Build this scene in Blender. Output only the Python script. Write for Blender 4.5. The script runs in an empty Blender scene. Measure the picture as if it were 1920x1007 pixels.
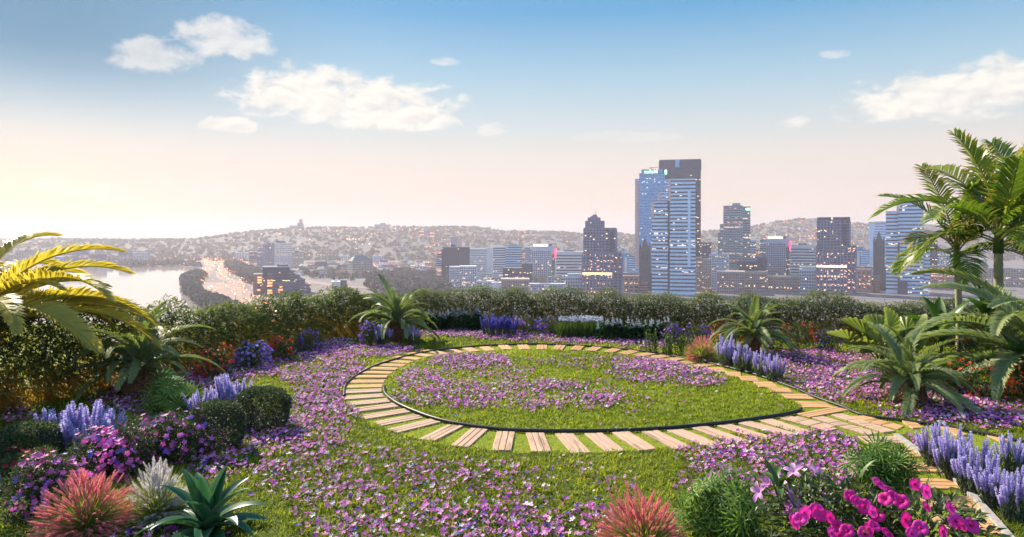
import bpy, math, random
import numpy as np
from mathutils import Vector, Matrix, Euler

rng = np.random.default_rng(11)
random.seed(11)
C = bpy.context.scene.collection
SC = bpy.context.scene
R = math.radians

# ---------------------------------------------------------------- camera
FL = 1330.0          # focal length in photo pixels (1920 wide)
EYE = 4.0            # eye height above the roof garden
HZ = 440.0           # horizon row in the photo
cam = bpy.data.cameras.new('camera')
camo = bpy.data.objects.new('camera', cam)
C.objects.link(camo)
cam.sensor_width = 36.0
cam.lens = FL / 1920.0 * 36.0
cam.shift_y = -(1007 / 2 - HZ) / 1920.0
cam.clip_start = 0.1
cam.clip_end = 60000.0
camo.location = (0, 0, EYE)
camo.rotation_euler = (R(90), 0, 0)
SC.camera = camo

# ---------------------------------------------------------------- sun, sky, exposure
SUN_AZ = -42.0       # degrees left of the view axis (+Y)
SUN_EL = 35.0
SC.view_settings.view_transform = 'Standard'
SC.view_settings.look = 'None'
SC.view_settings.gamma = 1.0
SC.view_settings.use_curve_mapping = False
SC.view_settings.exposure = 1.35
SC.cycles.max_bounces = 6
SC.cycles.transparent_max_bounces = 8
SC.cycles.volume_bounces = 0
SC.cycles.use_denoising = True
sl = bpy.data.lights.new('sun', 'SUN')
sl.energy = 5.0
sl.angle = R(0.6)
sl.color = (1.0, 0.87, 0.68)
so = bpy.data.objects.new('sun', sl)
C.objects.link(so)
sdir = Vector((math.sin(R(SUN_AZ)) * math.cos(R(SUN_EL)), math.cos(R(SUN_AZ)) * math.cos(R(SUN_EL)), math.sin(R(SUN_EL))))
so.rotation_euler = sdir.to_track_quat('Z', 'Y').to_euler()


class NT:
    """small node-tree helper"""
    def __init__(s, nt):
        s.nt = nt
    def n(s, t, **k):
        a = s.nt.nodes.new(t)
        for q, v in k.items():
            setattr(a, q, v)
        return a
    def l(s, a, b):
        s.nt.links.new(a, b)
    def put(s, sock, v):
        if isinstance(v, (int, float)):
            sock.default_value = v
        elif isinstance(v, (tuple, list)):
            if len(sock.default_value) == 4 and len(v) == 3:
                v = (*v, 1)
            sock.default_value = v
        else:
            s.l(v, sock)
    def m(s, op, a, b=None, c=None, clamp=False):
        q = s.n('ShaderNodeMath', operation=op)
        q.use_clamp = clamp
        s.put(q.inputs[0], a)
        if b is not None: s.put(q.inputs[1], b)
        if c is not None: s.put(q.inputs[2], c)
        return q.outputs[0]
    def mix(s, f, a, b, mode='MIX'):
        q = s.n('ShaderNodeMix', data_type='RGBA', blend_type=mode)
        s.put(q.inputs[0], f); s.put(q.inputs[6], a); s.put(q.inputs[7], b)
        return q.outputs[2]
    def ramp(s, f, stops, interp='LINEAR'):
        q = s.n('ShaderNodeValToRGB')
        cr = q.color_ramp
        cr.interpolation = interp
        while len(cr.elements) < len(stops):
            cr.elements.new(0.5)
        for e, (p, c) in zip(cr.elements, stops):
            e.position = p
            e.color = (*c, 1) if len(c) == 3 else c
        s.put(q.inputs[0], f)
        return q.outputs[0]
    def sstep(s, x, a, b):
        q = s.n('ShaderNodeMapRange', interpolation_type='SMOOTHSTEP')
        s.put(q.inputs[0], x); s.put(q.inputs[1], a); s.put(q.inputs[2], b)
        return q.outputs[0]
    def xyz(s, x, y, z):
        q = s.n('ShaderNodeCombineXYZ')
        s.put(q.inputs[0], x); s.put(q.inputs[1], y); s.put(q.inputs[2], z)
        return q.outputs[0]
    def sep(s, v):
        q = s.n('ShaderNodeSeparateXYZ')
        s.l(v, q.inputs[0])
        return q.outputs
    def noise(s, v, scale, detail=4, rough=0.55, dim='3D', dist=0.0):
        q = s.n('ShaderNodeTexNoise', noise_dimensions=dim)
        if v is not None: s.l(v, q.inputs['Vector'])
        q.inputs['Scale'].default_value = scale
        q.inputs['Detail'].default_value = detail
        q.inputs['Roughness'].default_value = rough
        q.inputs['Distortion'].default_value = dist
        return q.outputs[0]


world = bpy.data.worlds.new('World')
SC.world = world
world.use_nodes = True
world.node_tree.nodes.clear()
W = NT(world.node_tree)
sky = W.n('ShaderNodeTexSky', sky_type='NISHITA')
sky.sun_disc = False
sky.sun_elevation = R(SUN_EL)
sky.sun_rotation = R(SUN_AZ)
sky.air_density = 1.0
sky.dust_density = 2.0
sky.ozone_density = 2.0
tc = W.n('ShaderNodeTexCoord')
sx, sy, sz = W.sep(tc.outputs['Generated'])
az = W.m('MULTIPLY', W.m('ARCTAN2', sx, sy), 180 / math.pi)
el = W.m('MULTIPLY', W.m('ARCSINE', sz), 180 / math.pi)
# blue of the high sky falling to a cream and rose horizon
grad = W.ramp(W.m('DIVIDE', el, 30.0, clamp=True), [
    (0.0, (0.76, 0.63, 0.55)), (0.10, (0.76, 0.63, 0.55)), (0.20, (0.70, 0.63, 0.57)), (0.29, (0.53, 0.59, 0.61)),
    (0.40, (0.34, 0.51, 0.62)), (0.58, (0.085, 0.32, 0.57)), (1.0, (0.05, 0.22, 0.52))])
# the side of the sky away from the sun is cool
grad = W.mix(W.m('MULTIPLY', W.sstep(W.m('ABSOLUTE', W.m('ADD', az, 10.0)), 60.0, 110.0), 0.85), grad, (0.44, 0.66, 0.98))
# warm aureole of the low-sun haze at the left, darker teal above it
daz = W.m('SUBTRACT', az, -36.0)
glow = W.m('POWER', 2.718, W.m('MULTIPLY', -1.0, W.m('ADD', W.m('POWER', W.m('DIVIDE', daz, 11.0), 2.0), W.m('POWER', W.m('DIVIDE', el, 4.2), 2.0))))
teal = W.m('MULTIPLY', W.m('MULTIPLY', W.sstep(el, 6.5, 14.0), W.sstep(W.m('ABSOLUTE', W.m('ADD', az, 36.0)), 26.0, 2.0)), 0.9)
grad = W.mix(teal, grad, (0.04, 0.19, 0.34))
grad = W.mix(W.m('MULTIPLY', glow, 0.9), grad, (1.10, 0.85, 0.42))
nish = W.mix(1.0, sky.outputs[0], (9.0, 9.0, 9.0), 'DARKEN')
base = W.mix(0.92, nish, W.mix(1.0, grad, (10.0, 10.0, 10.0), 'MULTIPLY'))
# clouds, placed by compass direction: azimuth, elevation, half sizes, weight
CL = [(-13.2, 10.3, 9.6, 2.6, 1.0), (-9.5, 9.3, 6.0, 1.7, 1.0), (-16.5, 11.0, 5.0, 2.3, 1.0), (-21.9, 8.1, 2.3, 0.8, 0.95),
      (31.5, 9.3, 7.6, 2.2, 1.0), (34.5, 9.9, 4.5, 2.0, 1.0), (-22.0, 14.2, 3.6, 2.0, 0.72), (-27.0, 12.6, 3.6, 1.6, 0.6),
      (-5.4, 13.6, 1.3, 0.45, 0.5), (-1.7, 8.3, 1.5, 0.7, 0.5), (21.7, 8.4, 1.3, 0.7, 0.6), (24.6, 13.0, 1.4, 0.45, 0.5),
      (-30.0, 2.9, 2.2, 0.9, 0.45), (-33.0, 3.2, 1.8, 0.8, 0.4), (-24.0, 3.4, 4.5, 0.6, 0.35), (9.0, 7.7, 5.0, 0.6, 0.22)]
duv = W.xyz(W.m('MULTIPLY', az, 0.42), W.m('MULTIPLY', el, 0.75), 0.0)
offs = W.xyz(W.m('ADD', W.m('MULTIPLY', az, 0.42), -0.16), W.m('ADD', W.m('MULTIPLY', el, 0.75), 0.30), 0.0)
nz = W.noise(duv, 1.0, 9, 0.58, dist=0.3)
nz2 = W.noise(offs, 1.0, 5, 0.55, dist=0.3)
dens = None
for (ca, ce, aa, bb, ww) in CL:
    up = W.m('DIVIDE', W.m('SUBTRACT', el, ce), bb)
    up = W.m('MULTIPLY', up, W.m('ADD', 1.0, W.m('MULTIPLY', W.m('LESS_THAN', up, 0.0), 0.35)))
    d = W.m('SUBTRACT', 1.0, W.m('ADD', W.m('POWER', W.m('DIVIDE', W.m('SUBTRACT', az, ca), aa), 2.0), W.m('POWER', W.m('ABSOLUTE', up), 2.0)))
    q = W.m('MULTIPLY', W.sstep(W.m('ADD', W.m('MULTIPLY', d, 0.92), W.m('MULTIPLY', W.m('SUBTRACT', nz, 0.5), 2.6)), 0.0, 0.75), ww)
    q = W.m('MULTIPLY', q, W.sstep(d, -0.9, 0.1))
    dens = q if dens is None else W.m('MAXIMUM', dens, q)
shade = W.m('ADD', 0.72, W.m('MULTIPLY', W.m('SUBTRACT', nz, nz2), 2.6), clamp=True)
ccol = W.mix(shade, (6.2, 6.0, 5.9), (8.5, 8.0, 7.3))
fin = W.mix(W.m('MULTIPLY', dens, 0.93), base, ccol)
bg = W.n('ShaderNodeBackground')
W.l(fin, bg.inputs[0])
bg.inputs[1].default_value = 0.05
wo = W.n('ShaderNodeOutputWorld')
W.l(bg.outputs[0], wo.inputs[0])

# ---------------------------------------------------------------- layout helpers
def ground(px, py):
    Y = FL * EYE / (py - HZ)
    return ((px - 960.0) / FL * Y, Y)
def proj(x, y, z=0.0):
    return 960 + FL * x / y, HZ + FL * (EYE - z) / y

# ---------------------------------------------------------------- mesh helpers
class MB:
    def __init__(s):
        s.V, s.T, s.I, s.K, s.M, s.n = [], [], [], [], [], 0
    def add(s, V, F, t=0.5, mi=0):
        V = np.asarray(V, float).reshape(-1, 3)
        s.V.append(V)
        s.T.append(np.broadcast_to(np.asarray(t, float), (len(V),)))
        for f in F:
            s.I.append(np.asarray(f, np.int64) + s.n)
            s.K.append(len(f)); s.M.append(mi)
        s.n += len(V)
    def scatter(s, V, F, M, L, t, mi=0, tv=None):
        """n copies of a template: matrices M (n,3,3), places L (n,3), tint t (n)"""
        V = np.asarray(V, float)
        n = len(L)
        if n == 0: return
        P = np.einsum('nij,vj->nvi', M, V) + np.asarray(L)[:, None, :]
        s.V.append(P.reshape(-1, 3))
        T = np.repeat(np.asarray(t, float)[:, None], len(V), 1)
        if tv is not None: T = T + np.asarray(tv)[None, :]
        s.T.append(T.reshape(-1))
        off = s.n + np.arange(n) * len(V)
        for f in F:
            s.I.append((np.asarray(f)[None, :] + off[:, None]).reshape(-1))
            s.K.extend([len(f)] * n); s.M.extend([mi] * n)
        s.n += n * len(V)
    def mesh(s, name, mats, smooth=False):
        me = bpy.data.meshes.new(name)
        V = np.concatenate(s.V).astype(np.float32)
        I = np.concatenate(s.I).astype(np.int32)
        K = np.asarray(s.K, np.int32)
        me.vertices.add(len(V)); me.vertices.foreach_set('co', V.ravel())
        me.loops.add(len(I)); me.loops.foreach_set('vertex_index', I)
        me.polygons.add(len(K))
        st = np.concatenate([[0], np.cumsum(K)[:-1]]).astype(np.int32)
        me.polygons.foreach_set('loop_start', st)
        if not isinstance(mats, (list, tuple)): mats = [mats]
        for m in mats: me.materials.append(m)
        if len(mats) > 1: me.polygons.foreach_set('material_index', np.asarray(s.M, np.int32))
        me.polygons.foreach_set('use_smooth', np.full(len(K), bool(smooth)))
        a = me.attributes.new('tint', 'FLOAT', 'POINT')
        a.data.foreach_set('value', np.concatenate(s.T).astype(np.float32))
        me.update(calc_edges=True)
        return me
    def build(s, name, mats, parent=None, smooth=False):
        o = bpy.data.objects.new(name, s.mesh(name, mats, smooth))
        C.objects.link(o)
        if parent is not None: o.parent = parent
        return o
    # solids
    def box(s, c, d, t=0.5, mi=0, M=None):
        x, y, z = np.asarray(d, float) / 2
        V = np.array([(-x, -y, -z), (x, -y, -z), (x, y, -z), (-x, y, -z), (-x, -y, z), (x, -y, z), (x, y, z), (-x, y, z)])
        if M is not None: V = V @ np.asarray(M).T
        s.add(V + np.asarray(c, float), [(0, 3, 2, 1), (4, 5, 6, 7), (0, 1, 5, 4), (1, 2, 6, 5), (2, 3, 7, 6), (3, 0, 4, 7)], t, mi)
    def tube(s, pts, rad, k=6, t=0.5, mi=0, cap=True):
        pts = [Vector(p) for p in pts]
        n = len(pts)
        if not hasattr(rad, '__len__'): rad = [rad] * n
        V = []
        for i, p in enumerate(pts):
            d = (pts[min(i + 1, n - 1)] - pts[max(i - 1, 0)]).normalized()
            a = d.cross(Vector((0, 0, 1)) if abs(d.z) < 0.95 else Vector((1, 0, 0))).normalized()
            b = d.cross(a)
            for j in range(k):
                q = 2 * math.pi * j / k
                V.append(p + (a * math.cos(q) + b * math.sin(q)) * rad[i])
        F = [(i * k + j, i * k + (j + 1) % k, (i + 1) * k + (j + 1) % k, (i + 1) * k + j) for i in range(n - 1) for j in range(k)]
        if cap:
            F.append(tuple(range(k))[::-1]); F.append(tuple((n - 1) * k + j for j in range(k)))
        s.add([tuple(v) for v in V], F, t, mi)

def tag(o, label=None, cat=None, group=None, kind=None):
    if label: o['label'] = label
    if cat: o['category'] = cat
    if group: o['group'] = group
    if kind: o['kind'] = kind
    return o
def empty(name, loc, rz=0.0):
    o = bpy.data.objects.new(name, None)
    o.empty_display_size = 0.2
    o.location = loc; o.rotation_euler = (0, 0, rz)
    C.objects.link(o)
    return o
def child(name, me, parent, M=None):
    o = bpy.data.objects.new(name, me)
    C.objects.link(o)
    o.parent = parent
    if M is not None: o.matrix_local = M
    return o

def rotm(yaw, pitch, roll, scale=None):
    """(n,3,3): local +Y turned up by pitch about X, rolled about its own Y, then yawed about Z"""
    yaw, pitch, roll = [np.asarray(a, float) for a in (yaw, pitch, roll)]
    n = len(yaw)
    cy, sy_, cp, sp, cr, sr = np.cos(yaw), np.sin(yaw), np.cos(pitch), np.sin(pitch), np.cos(roll), np.sin(roll)
    Z = np.zeros(n); O = np.ones(n)
    A = np.stack([np.stack([cy, -sy_, Z], 1), np.stack([sy_, cy, Z], 1), np.stack([Z, Z, O], 1)], 1)
    B = np.stack([np.stack([O, Z, Z], 1), np.stack([Z, cp, -sp], 1), np.stack([Z, sp, cp], 1)], 1)
    D = np.stack([np.stack([cr, Z, sr], 1), np.stack([Z, O, Z], 1), np.stack([-sr, Z, cr], 1)], 1)
    M = np.einsum('nij,njk,nkl->nil', A, B, D)
    if scale is not None:
        M = M * np.asarray(scale, float)[:, None, None]
    return M
def dirm(D, roll, scale):
    """matrices whose local +Y points along D (n,3)"""
    D = D / np.linalg.norm(D, axis=1, keepdims=True)
    return rotm(np.arctan2(-D[:, 0], D[:, 1]), np.arcsin(np.clip(D[:, 2], -1, 1)), roll, scale)
def normm(D, spin, scale):
    """matrices whose local +Z points along D (n,3), spun about it"""
    M = dirm(D, np.zeros(len(D)), np.ones(len(D)))      # local Y -> D
    S = np.array([[1, 0, 0], [0, 0, 1], [0, -1, 0]], float)   # z->y
    c, s_ = np.cos(spin), np.sin(spin)
    Z = np.zeros(len(D)); O = np.ones(len(D))
    Q = np.stack([np.stack([c, -s_, Z], 1), np.stack([s_, c, Z], 1), np.stack([Z, Z, O], 1)], 1)
    return np.einsum('nij,jk,nkl->nil', M, S, Q) * np.asarray(scale, float)[:, None, None]

# templates --------------------------------------------------
def t_leaf(w, l, fold=0.15, droop=0.1):
    V = [(0, 0, 0), (-w / 2, l * .42, fold * w), (w / 2, l * .42, fold * w), (0, l, -droop * l), (0, l * .45, -fold * w * .4)]
    return V, [(0, 4, 1), (0, 2, 4), (1, 4, 3), (4, 2, 3)]
def t_blade(w, l, bend):
    return [(-w / 2, 0, 0), (w / 2, 0, 0), (w * .42, l * .55, -bend * .3 * l), (-w * .42, l * .55, -bend * .3 * l), (0, l, -bend * l)], [(0, 1, 2, 3), (3, 2, 4)]
def t_flower(n=5, r=1.0, cup=0.25, wid=0.62, notch=0.0):
    V, F = [(0, 0, 0)], []
    for i in range(n):
        a = 2 * math.pi * i / n
        c, s_ = math.cos(a), math.sin(a)
        h = wid * r * math.tan(math.pi / n) * 1.0
        for (rr, ss, zz) in ((.55, -1, .6), (.98, -.55, 1), (1.0 - notch, 0, .9), (.98, .55, 1), (.55, 1, .6)):
            x, y = rr * r, ss * h
            V.append((c * x - s_ * y, s_ * x + c * y, zz * cup * r))
        b = 1 + i * 5
        F.append((0, b, b + 1, b + 2)); F.append((0, b + 2, b + 3, b + 4))
    return V, F
def t_flower_lo(n=5, r=1.0, cup=0.25, wid=0.55):
    V, F = [(0, 0, 0)], []
    for i in range(n):
        a = 2 * math.pi * i / n
        for (da, rr, zz) in ((-wid, .7, .7), (0, 1, 1), (wid, .7, .7)):
            V.append((math.cos(a + da) * rr * r, math.sin(a + da) * rr * r, zz * cup * r))
        F.append((0, 1 + 3 * i, 2 + 3 * i, 3 + 3 * i))
    return V, F

# ---------------------------------------------------------------- materials
def new_mat(name):
    m = bpy.data.materials.new(name)
    m.use_nodes = True
    m.node_tree.nodes.clear()
    T = NT(m.node_tree)
    out = T.n('ShaderNodeOutputMaterial')
    return m, T, out
def princ(T, col, rough=0.6, spec=0.3, metal=0.0, emis=None, emstr=0.0):
    p = T.n('ShaderNodeBsdfPrincipled')
    T.put(p.inputs['Base Color'], col)
    T.put(p.inputs['Roughness'], rough)
    p.inputs['Specular IOR Level'].default_value = spec
    p.inputs['Metallic'].default_value = metal
    if emis is not None:
        T.put(p.inputs['Emission Color'], emis); T.put(p.inputs['Emission Strength'], emstr)
    return p
def leaf_mat(name, stops, trans=0.35, rough=0.5, spec=0.25, rnd=0.12, tcol=None):
    """leaf or petal: colour picked by the per-copy 'tint', light passes through"""
    m, T, out = new_mat(name)
    at = T.n('ShaderNodeAttribute', attribute_name='tint')
    oi = T.n('ShaderNodeObjectInfo')
    f = T.m('ADD', at.outputs['Fac'], T.m('MULTIPLY', T.m('SUBTRACT', oi.outputs['Random'], 0.5), rnd), clamp=True)
    col = T.ramp(f, stops)
    p = princ(T, col, rough, spec)
    tr = T.n('ShaderNodeBsdfTranslucent')
    T.l(T.mix(1.0, col, tcol or (1.25, 1.2, 0.8), 'MULTIPLY'), tr.inputs[0])
    mx = T.n('ShaderNodeMixShader')
    mx.inputs[0].default_value = trans
    T.l(p.outputs[0], mx.inputs[1]); T.l(tr.outputs[0], mx.inputs[2]); T.l(mx.outputs[0], out.inputs[0])
    return m
def plain_mat(name, a, b=None, scale=8.0, rough=0.7, spec=0.2, bump=0.0, coord='Object', metal=0.0, stretch=None):
    m, T, out = new_mat(name)
    tcd = T.n('ShaderNodeTexCoord')
    v = tcd.outputs[coord]
    if stretch:
        mp = T.n('ShaderNodeMapping'); mp.inputs['Scale'].default_value = stretch
        T.l(v, mp.inputs[0]); v = mp.outputs[0]
    nz_ = T.noise(v, scale, 5, 0.6)
    col = T.mix(T.sstep(nz_, 0.3, 0.7), a, b or tuple(x * .7 for x in a))
    p = princ(T, col, rough, spec, metal)
    if bump:
        bu = T.n('ShaderNodeBump'); bu.inputs['Strength'].default_value = bump
        T.l(nz_, bu.inputs['Height']); T.l(bu.outputs[0], p.inputs['Normal'])
    T.l(p.outputs[0], out.inputs[0])
    return m
def emit_mat(name, col, strength):
    m, T, out = new_mat(name)
    e = T.n('ShaderNodeEmission')
    e.inputs[0].default_value = (*col, 1); e.inputs[1].default_value = strength
    T.l(e.outputs[0], out.inputs[0])
    return m

# ================================================================ the setting
G = -106.0           # level of the city below the roof garden
def nz2d(x, y, s, seed=0):
    """cheap smooth value noise in numpy"""
    x = np.asarray(x, float) / s; y = np.asarray(y, float) / s
    xi = np.floor(x).astype(np.int64); yi = np.floor(y).astype(np.int64)
    fx = x - xi; fy = y - yi
    fx = fx * fx * (3 - 2 * fx); fy = fy * fy * (3 - 2 * fy)
    def h(a, b):
        v = np.sin(a * 127.1 + b * 311.7 + seed * 74.7) * 43758.5453
        return v - np.floor(v)
    return (h(xi, yi) * (1 - fx) + h(xi + 1, yi) * fx) * (1 - fy) + (h(xi, yi + 1) * (1 - fx) + h(xi + 1, yi + 1) * fx) * fy

def cityp(px, py, z=G):
    Y = FL * (EYE - z) / (py - HZ)
    return ((px - 960.0) / FL * Y, Y)

m_city = plain_mat('city_ground', (0.10, 0.10, 0.12), (0.16, 0.14, 0.15), 0.02, 0.9)
mb = MB()
mb.add([(-14000, -300, G), (14000, -300, G), (14000, 14500, G), (-14000, 14500, G)], [(0, 1, 2, 3)])
tag(mb.build('city_ground', m_city), kind='structure')

# river
m_water, T, out = new_mat('river_water')
tcd = T.n('ShaderNodeTexCoord')
p = princ(T, (0.40, 0.37, 0.35), 0.06, 1.0)
wn = T.noise(tcd.outputs['Object'], 0.02, 4, 0.6)
bu = T.n('ShaderNodeBump'); bu.inputs['Strength'].default_value = 0.06; bu.inputs['Distance'].default_value = 2.0
T.l(wn, bu.inputs['Height']); T.l(bu.outputs[0], p.inputs['Normal']); T.l(p.outputs[0], out.inputs[0])
riv = [(-700, 700), (-700, 512), (20, 506), (140, 503), (260, 500), (330, 499), (372, 503), (377, 510), (352, 517), (342, 528), (344, 545), (362, 562), (400, 585), (470, 620), (560, 700)]
mb = MB()
mb.add([(*cityp(a, b), G + 0.6) for a, b in riv], [tuple(range(len(riv)))[::-1]])
ro = mb.build('river_water', m_water)
tag(ro, kind='structure')

# hills: one height field behind the city, its crest as high as in the photo
RX = [-1500, -400, 0, 180, 300, 360, 400, 450, 515, 600, 680, 750, 830, 910, 960, 1040, 1092, 1160, 1195, 1300, 1400, 1440, 1500, 1540, 1600, 1660, 1800, 2000, 2600]
RYp = [440, 446, 450, 452, 450, 449, 446, 440, 435, 431, 431, 428, 430, 428, 433, 431, 436, 440, 446, 440, 426, 421, 414, 417, 421, 424, 428, 426, 430]
NX, NY = 300, 70
u = np.linspace(-1500, 2600, NX)
v = np.linspace(0, 1, NY)
Yv = 2650 + 5200 * v ** 1.3
U, YY = np.meshgrid(u, Yv)
XX = (U - 960) / FL * YY
crest = 4 + (HZ - np.interp(U, RX, RYp)) / FL * 5000
rise = np.clip((YY - 2750) / 2250, 0, 1); rise = rise * rise * (3 - 2 * rise)
fall = np.clip((YY - 5000) / 3000, 0, 1)
front = np.clip((YY - 2750 - 500 * (nz2d(XX, YY, 600, 3))) / 900, 0, 1)
Zh = G - 3 + (crest - G) * (0.45 * rise + 0.55 * front * rise ** 0.5) * (1 - 0.35 * fall)
Zh += (nz2d(XX, YY, 420, 1) - .5) * 46 * rise + (nz2d(XX, YY, 130, 2) - .5) * 16 * rise + (nz2d(XX, YY, 40, 5) - .5) * 7 * rise
Zh = np.minimum(Zh, crest + 8)
m_hill, T, out = new_mat('hill_woods')
tcd = T.n('ShaderNodeTexCoord')
a = T.noise(tcd.outputs['Object'], 0.012, 6, 0.65); b = T.noise(tcd.outputs['Object'], 0.05, 4, 0.7)
col = T.mix(T.sstep(a, 0.35, 0.65), (0.098, 0.096, 0.105), (0.122, 0.116, 0.12))  # leafless grey woods, lightened further to stand in for distance haze
col = T.mix(T.m('MULTIPLY', T.sstep(b, 0.55, 0.7), 0.5), col, (0.15, 0.13, 0.12))
T.l(princ(T, col, 0.9, 0.1).outputs[0], out.inputs[0])
mb = MB()
idx = np.arange(NX * NY).reshape(NY, NX)
Q = np.stack([idx[:-1, :-1], idx[:-1, 1:], idx[1:, 1:], idx[1:, :-1]], -1).reshape(-1, 4)
mb.V.append(np.stack([XX, YY, Zh], -1).reshape(-1, 3)); mb.T.append(np.zeros(NX * NY)); mb.n = NX * NY
mb.I.append(Q.reshape(-1)); mb.K = [4] * len(Q); mb.M = [0] * len(Q)
tag(mb.build('hills', m_hill, smooth=True), kind='structure')
def hill_z(px, Y):
    j = np.interp(px, u, np.arange(NX)); i = np.interp(Y, Yv, np.arange(NY))
    return Zh[np.int64(np.round(i)), np.int64(np.round(j))]

# woods: clumped crowns as one mass each
m_wood = leaf_mat('woods', [(0, (0.072, 0.074, 0.084)), (1, (0.122, 0.120, 0.126))], 0.1, 0.8)  # kept close to the hill tone, thin haze made up in the colour
def crowns(L, S):
    """many small lumpy crowns of leaf clumps"""
    V, F = t_leaf(0.9, 0.8, 0.2, 0.1)
    n = len(L); k = 30 if len(L) > 3000 else 40
    d = rng.normal(size=(n, k, 3)); d /= np.linalg.norm(d, axis=2, keepdims=True)
    d[:, :, 2] = np.abs(d[:, :, 2]) * 1.0 - .15
    pos = L[:, None, :] + d * S[:, None, None] * rng.uniform(.65, 1.05, (n, k, 1))
    mb_ = MB()
    mb_.scatter(V, F, normm((d + rng.normal(size=d.shape) * .4).reshape(-1, 3), rng.uniform(0, 6.3, n * k), np.repeat(S * .9, k)), pos.reshape(-1, 3), np.clip(np.repeat(rng.uniform(.1, .9, n), k) + rng.normal(0, .15, n * k), 0, 1))
    return mb_
uu = rng.uniform(-300, 2100, 7500); yy = rng.uniform(2950, 5100, 7500)
L = np.stack([(uu - 960) / FL * yy, yy, hill_z(uu, yy) + 3], 1)
tag(crowns(L, rng.uniform(5, 13, len(L))).build('hillside_woods', m_wood), 'dark hazy woods covering the far hillsides behind the city', 'woods', kind='stuff')
def wood_poly(poly, n, name, label, s=(5, 9), z0=1.0):
    poly = np.array([cityp(a, b) for a, b in poly])
    mn, mx = poly.min(0), poly.max(0)
    P = []
    while len(P) < n:
        q = rng.uniform(mn, mx)
        ins = False
        for i in range(len(poly)):
            a, b = poly[i], poly[i - 1]
            if (a[1] > q[1]) != (b[1] > q[1]) and q[0] < (b[0] - a[0]) * (q[1] - a[1]) / (b[1] - a[1]) + a[0]: ins = not ins
        if ins: P.append((q[0], q[1], G + z0))
    L = np.array(P); S = rng.uniform(*s, len(L)); L[:, 2] += S * .6
    tag(crowns(L, S).build(name, m_wood), label, 'woods', kind='stuff')
wood_poly([(344, 524), (372, 513), (384, 520), (366, 540), (384, 560), (460, 590), (520, 640), (430, 605), (372, 572), (350, 552)], 330, 'headland_woods', 'dark wooded bank at the river bend below the highway', (6, 10))
wood_poly([(420, 498), (440, 495), (500, 520), (500, 540), (462, 530), (440, 516)], 200, 'roadside_woods', 'dark wooded slope between the two lit highways', (7, 12))
wood_poly([(150, 498), (330, 492), (385, 497), (378, 503), (330, 500), (150, 504)], 160, 'riverbank_woods', 'dark strip of trees along the far river bank', (7, 11))
wood_poly([(700, 520), (760, 512), (840, 520), (850, 545), (800, 580), (720, 560), (690, 540)], 330, 'park_woods', 'dark purple grove below the pale gridded office block', (7, 12))
wood_poly([(560, 505), (690, 500), (720, 520), (660, 530), (570, 520)], 160, 'valley_woods', 'dark trees around the low valley buildings left of downtown', (5, 9))

# roads on the city floor
m_road = plain_mat('glow_tinted_asphalt', (0.20, 0.14, 0.13), (0.28, 0.19, 0.17), 0.05, 0.85)  # reddened: glow of lamps and traffic put into the road colour
def ribbon(pts, w, z, mat, name, kind='structure'):
    P_ = [Vector((*cityp(a, b), z)) for a, b in pts]
    Q_ = []
    for i in range(len(P_) - 1):      # Catmull-Rom
        a, b, c, d = P_[max(i - 1, 0)], P_[i], P_[i + 1], P_[min(i + 2, len(P_) - 1)]
        for k in range(6):
            t = k / 6
            Q_.append(0.5 * ((2 * b) + (c - a) * t + (2 * a - 5 * b + 4 * c - d) * t * t + (3 * b - a - 3 * c + d) * t ** 3))
    Q_.append(P_[-1])
    V = []
    for i, q in enumerate(Q_):
        d = (Q_[min(i + 1, len(Q_) - 1)] - Q_[max(i - 1, 0)]).normalized()
        n_ = Vector((-d.y, d.x, 0)) * w / 2
        V += [tuple(q + n_), tuple(q - n_)]
    mb_ = MB(); mb_.add(V, [(2 * i, 2 * i + 1, 2 * i + 3, 2 * i + 2) for i in range(len(Q_) - 1)])
    o = mb_.build(name, mat); tag(o, kind=kind)
    return Q_
HW = [ribbon([(330, 486), (380, 487), (395, 500), (378, 515), (372, 535), (400, 560), (450, 585), (520, 640)], 34, G + .5, m_road, 'highway'),
      ribbon([(365, 476), (400, 484), (418, 500), (416, 518), (440, 530), (445, 550), (470, 570), (540, 620)], 30, G + .55, m_road, 'highway'),
      ribbon([(380, 474), (425, 482), (460, 497), (495, 512), (560, 525), (640, 537), (700, 541), (800, 560)], 34, G + .6, m_road, 'highway'),
      ribbon([(690, 488), (730, 500), (745, 512), (820, 516)], 40, G + .65, m_road, 'road'),
      ribbon([(390, 530), (430, 545), (470, 560), (470, 600)], 60, G + .45, m_road, 'road')]

# street lamps and traffic: small warm points along the roads and over the hills
m_lamp = emit_mat('lamp_glow', (1.0, 0.27, 0.09), 2.4)
m_lampw = emit_mat('white_glow', (1.0, 0.60, 0.34), 2.6)
m_lampr = emit_mat('red_glow', (1.0, 0.16, 0.10), 3.5)
m_pole = plain_mat('lamp_metal', (0.18, 0.18, 0.18), None, 5, .5)
def lamp_mesh(mat, h, r):
    mb_ = MB()
    mb_.tube([(0, 0, 0), (0, 0, h), (1.5, 0, h + .5)], [.25, .18, .12], 5, mi=0)
    V, F = [], []
    for i in range(4):
        for j in range(8):
            a, b = math.pi * i / 3, 2 * math.pi * j / 8
            V.append((1.5 + r * math.sin(a) * math.cos(b), r * math.sin(a) * math.sin(b), h + .5 + r * .8 * math.cos(a)))
    F = [(i * 8 + j, (i + 1) * 8 + j, (i + 1) * 8 + (j + 1) % 8, i * 8 + (j + 1) % 8) for i in range(3) for j in range(8)]
    mb_.add(V, F, .5, 1)
    return mb_.mesh('street_lamp', [m_pole, mat])
lm = [lamp_mesh(m_lamp, 9, 1.25), lamp_mesh(m_lampw, 9, 1.15), lamp_mesh(m_lampr, 6, 1.1)]
nl = 0
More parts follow.
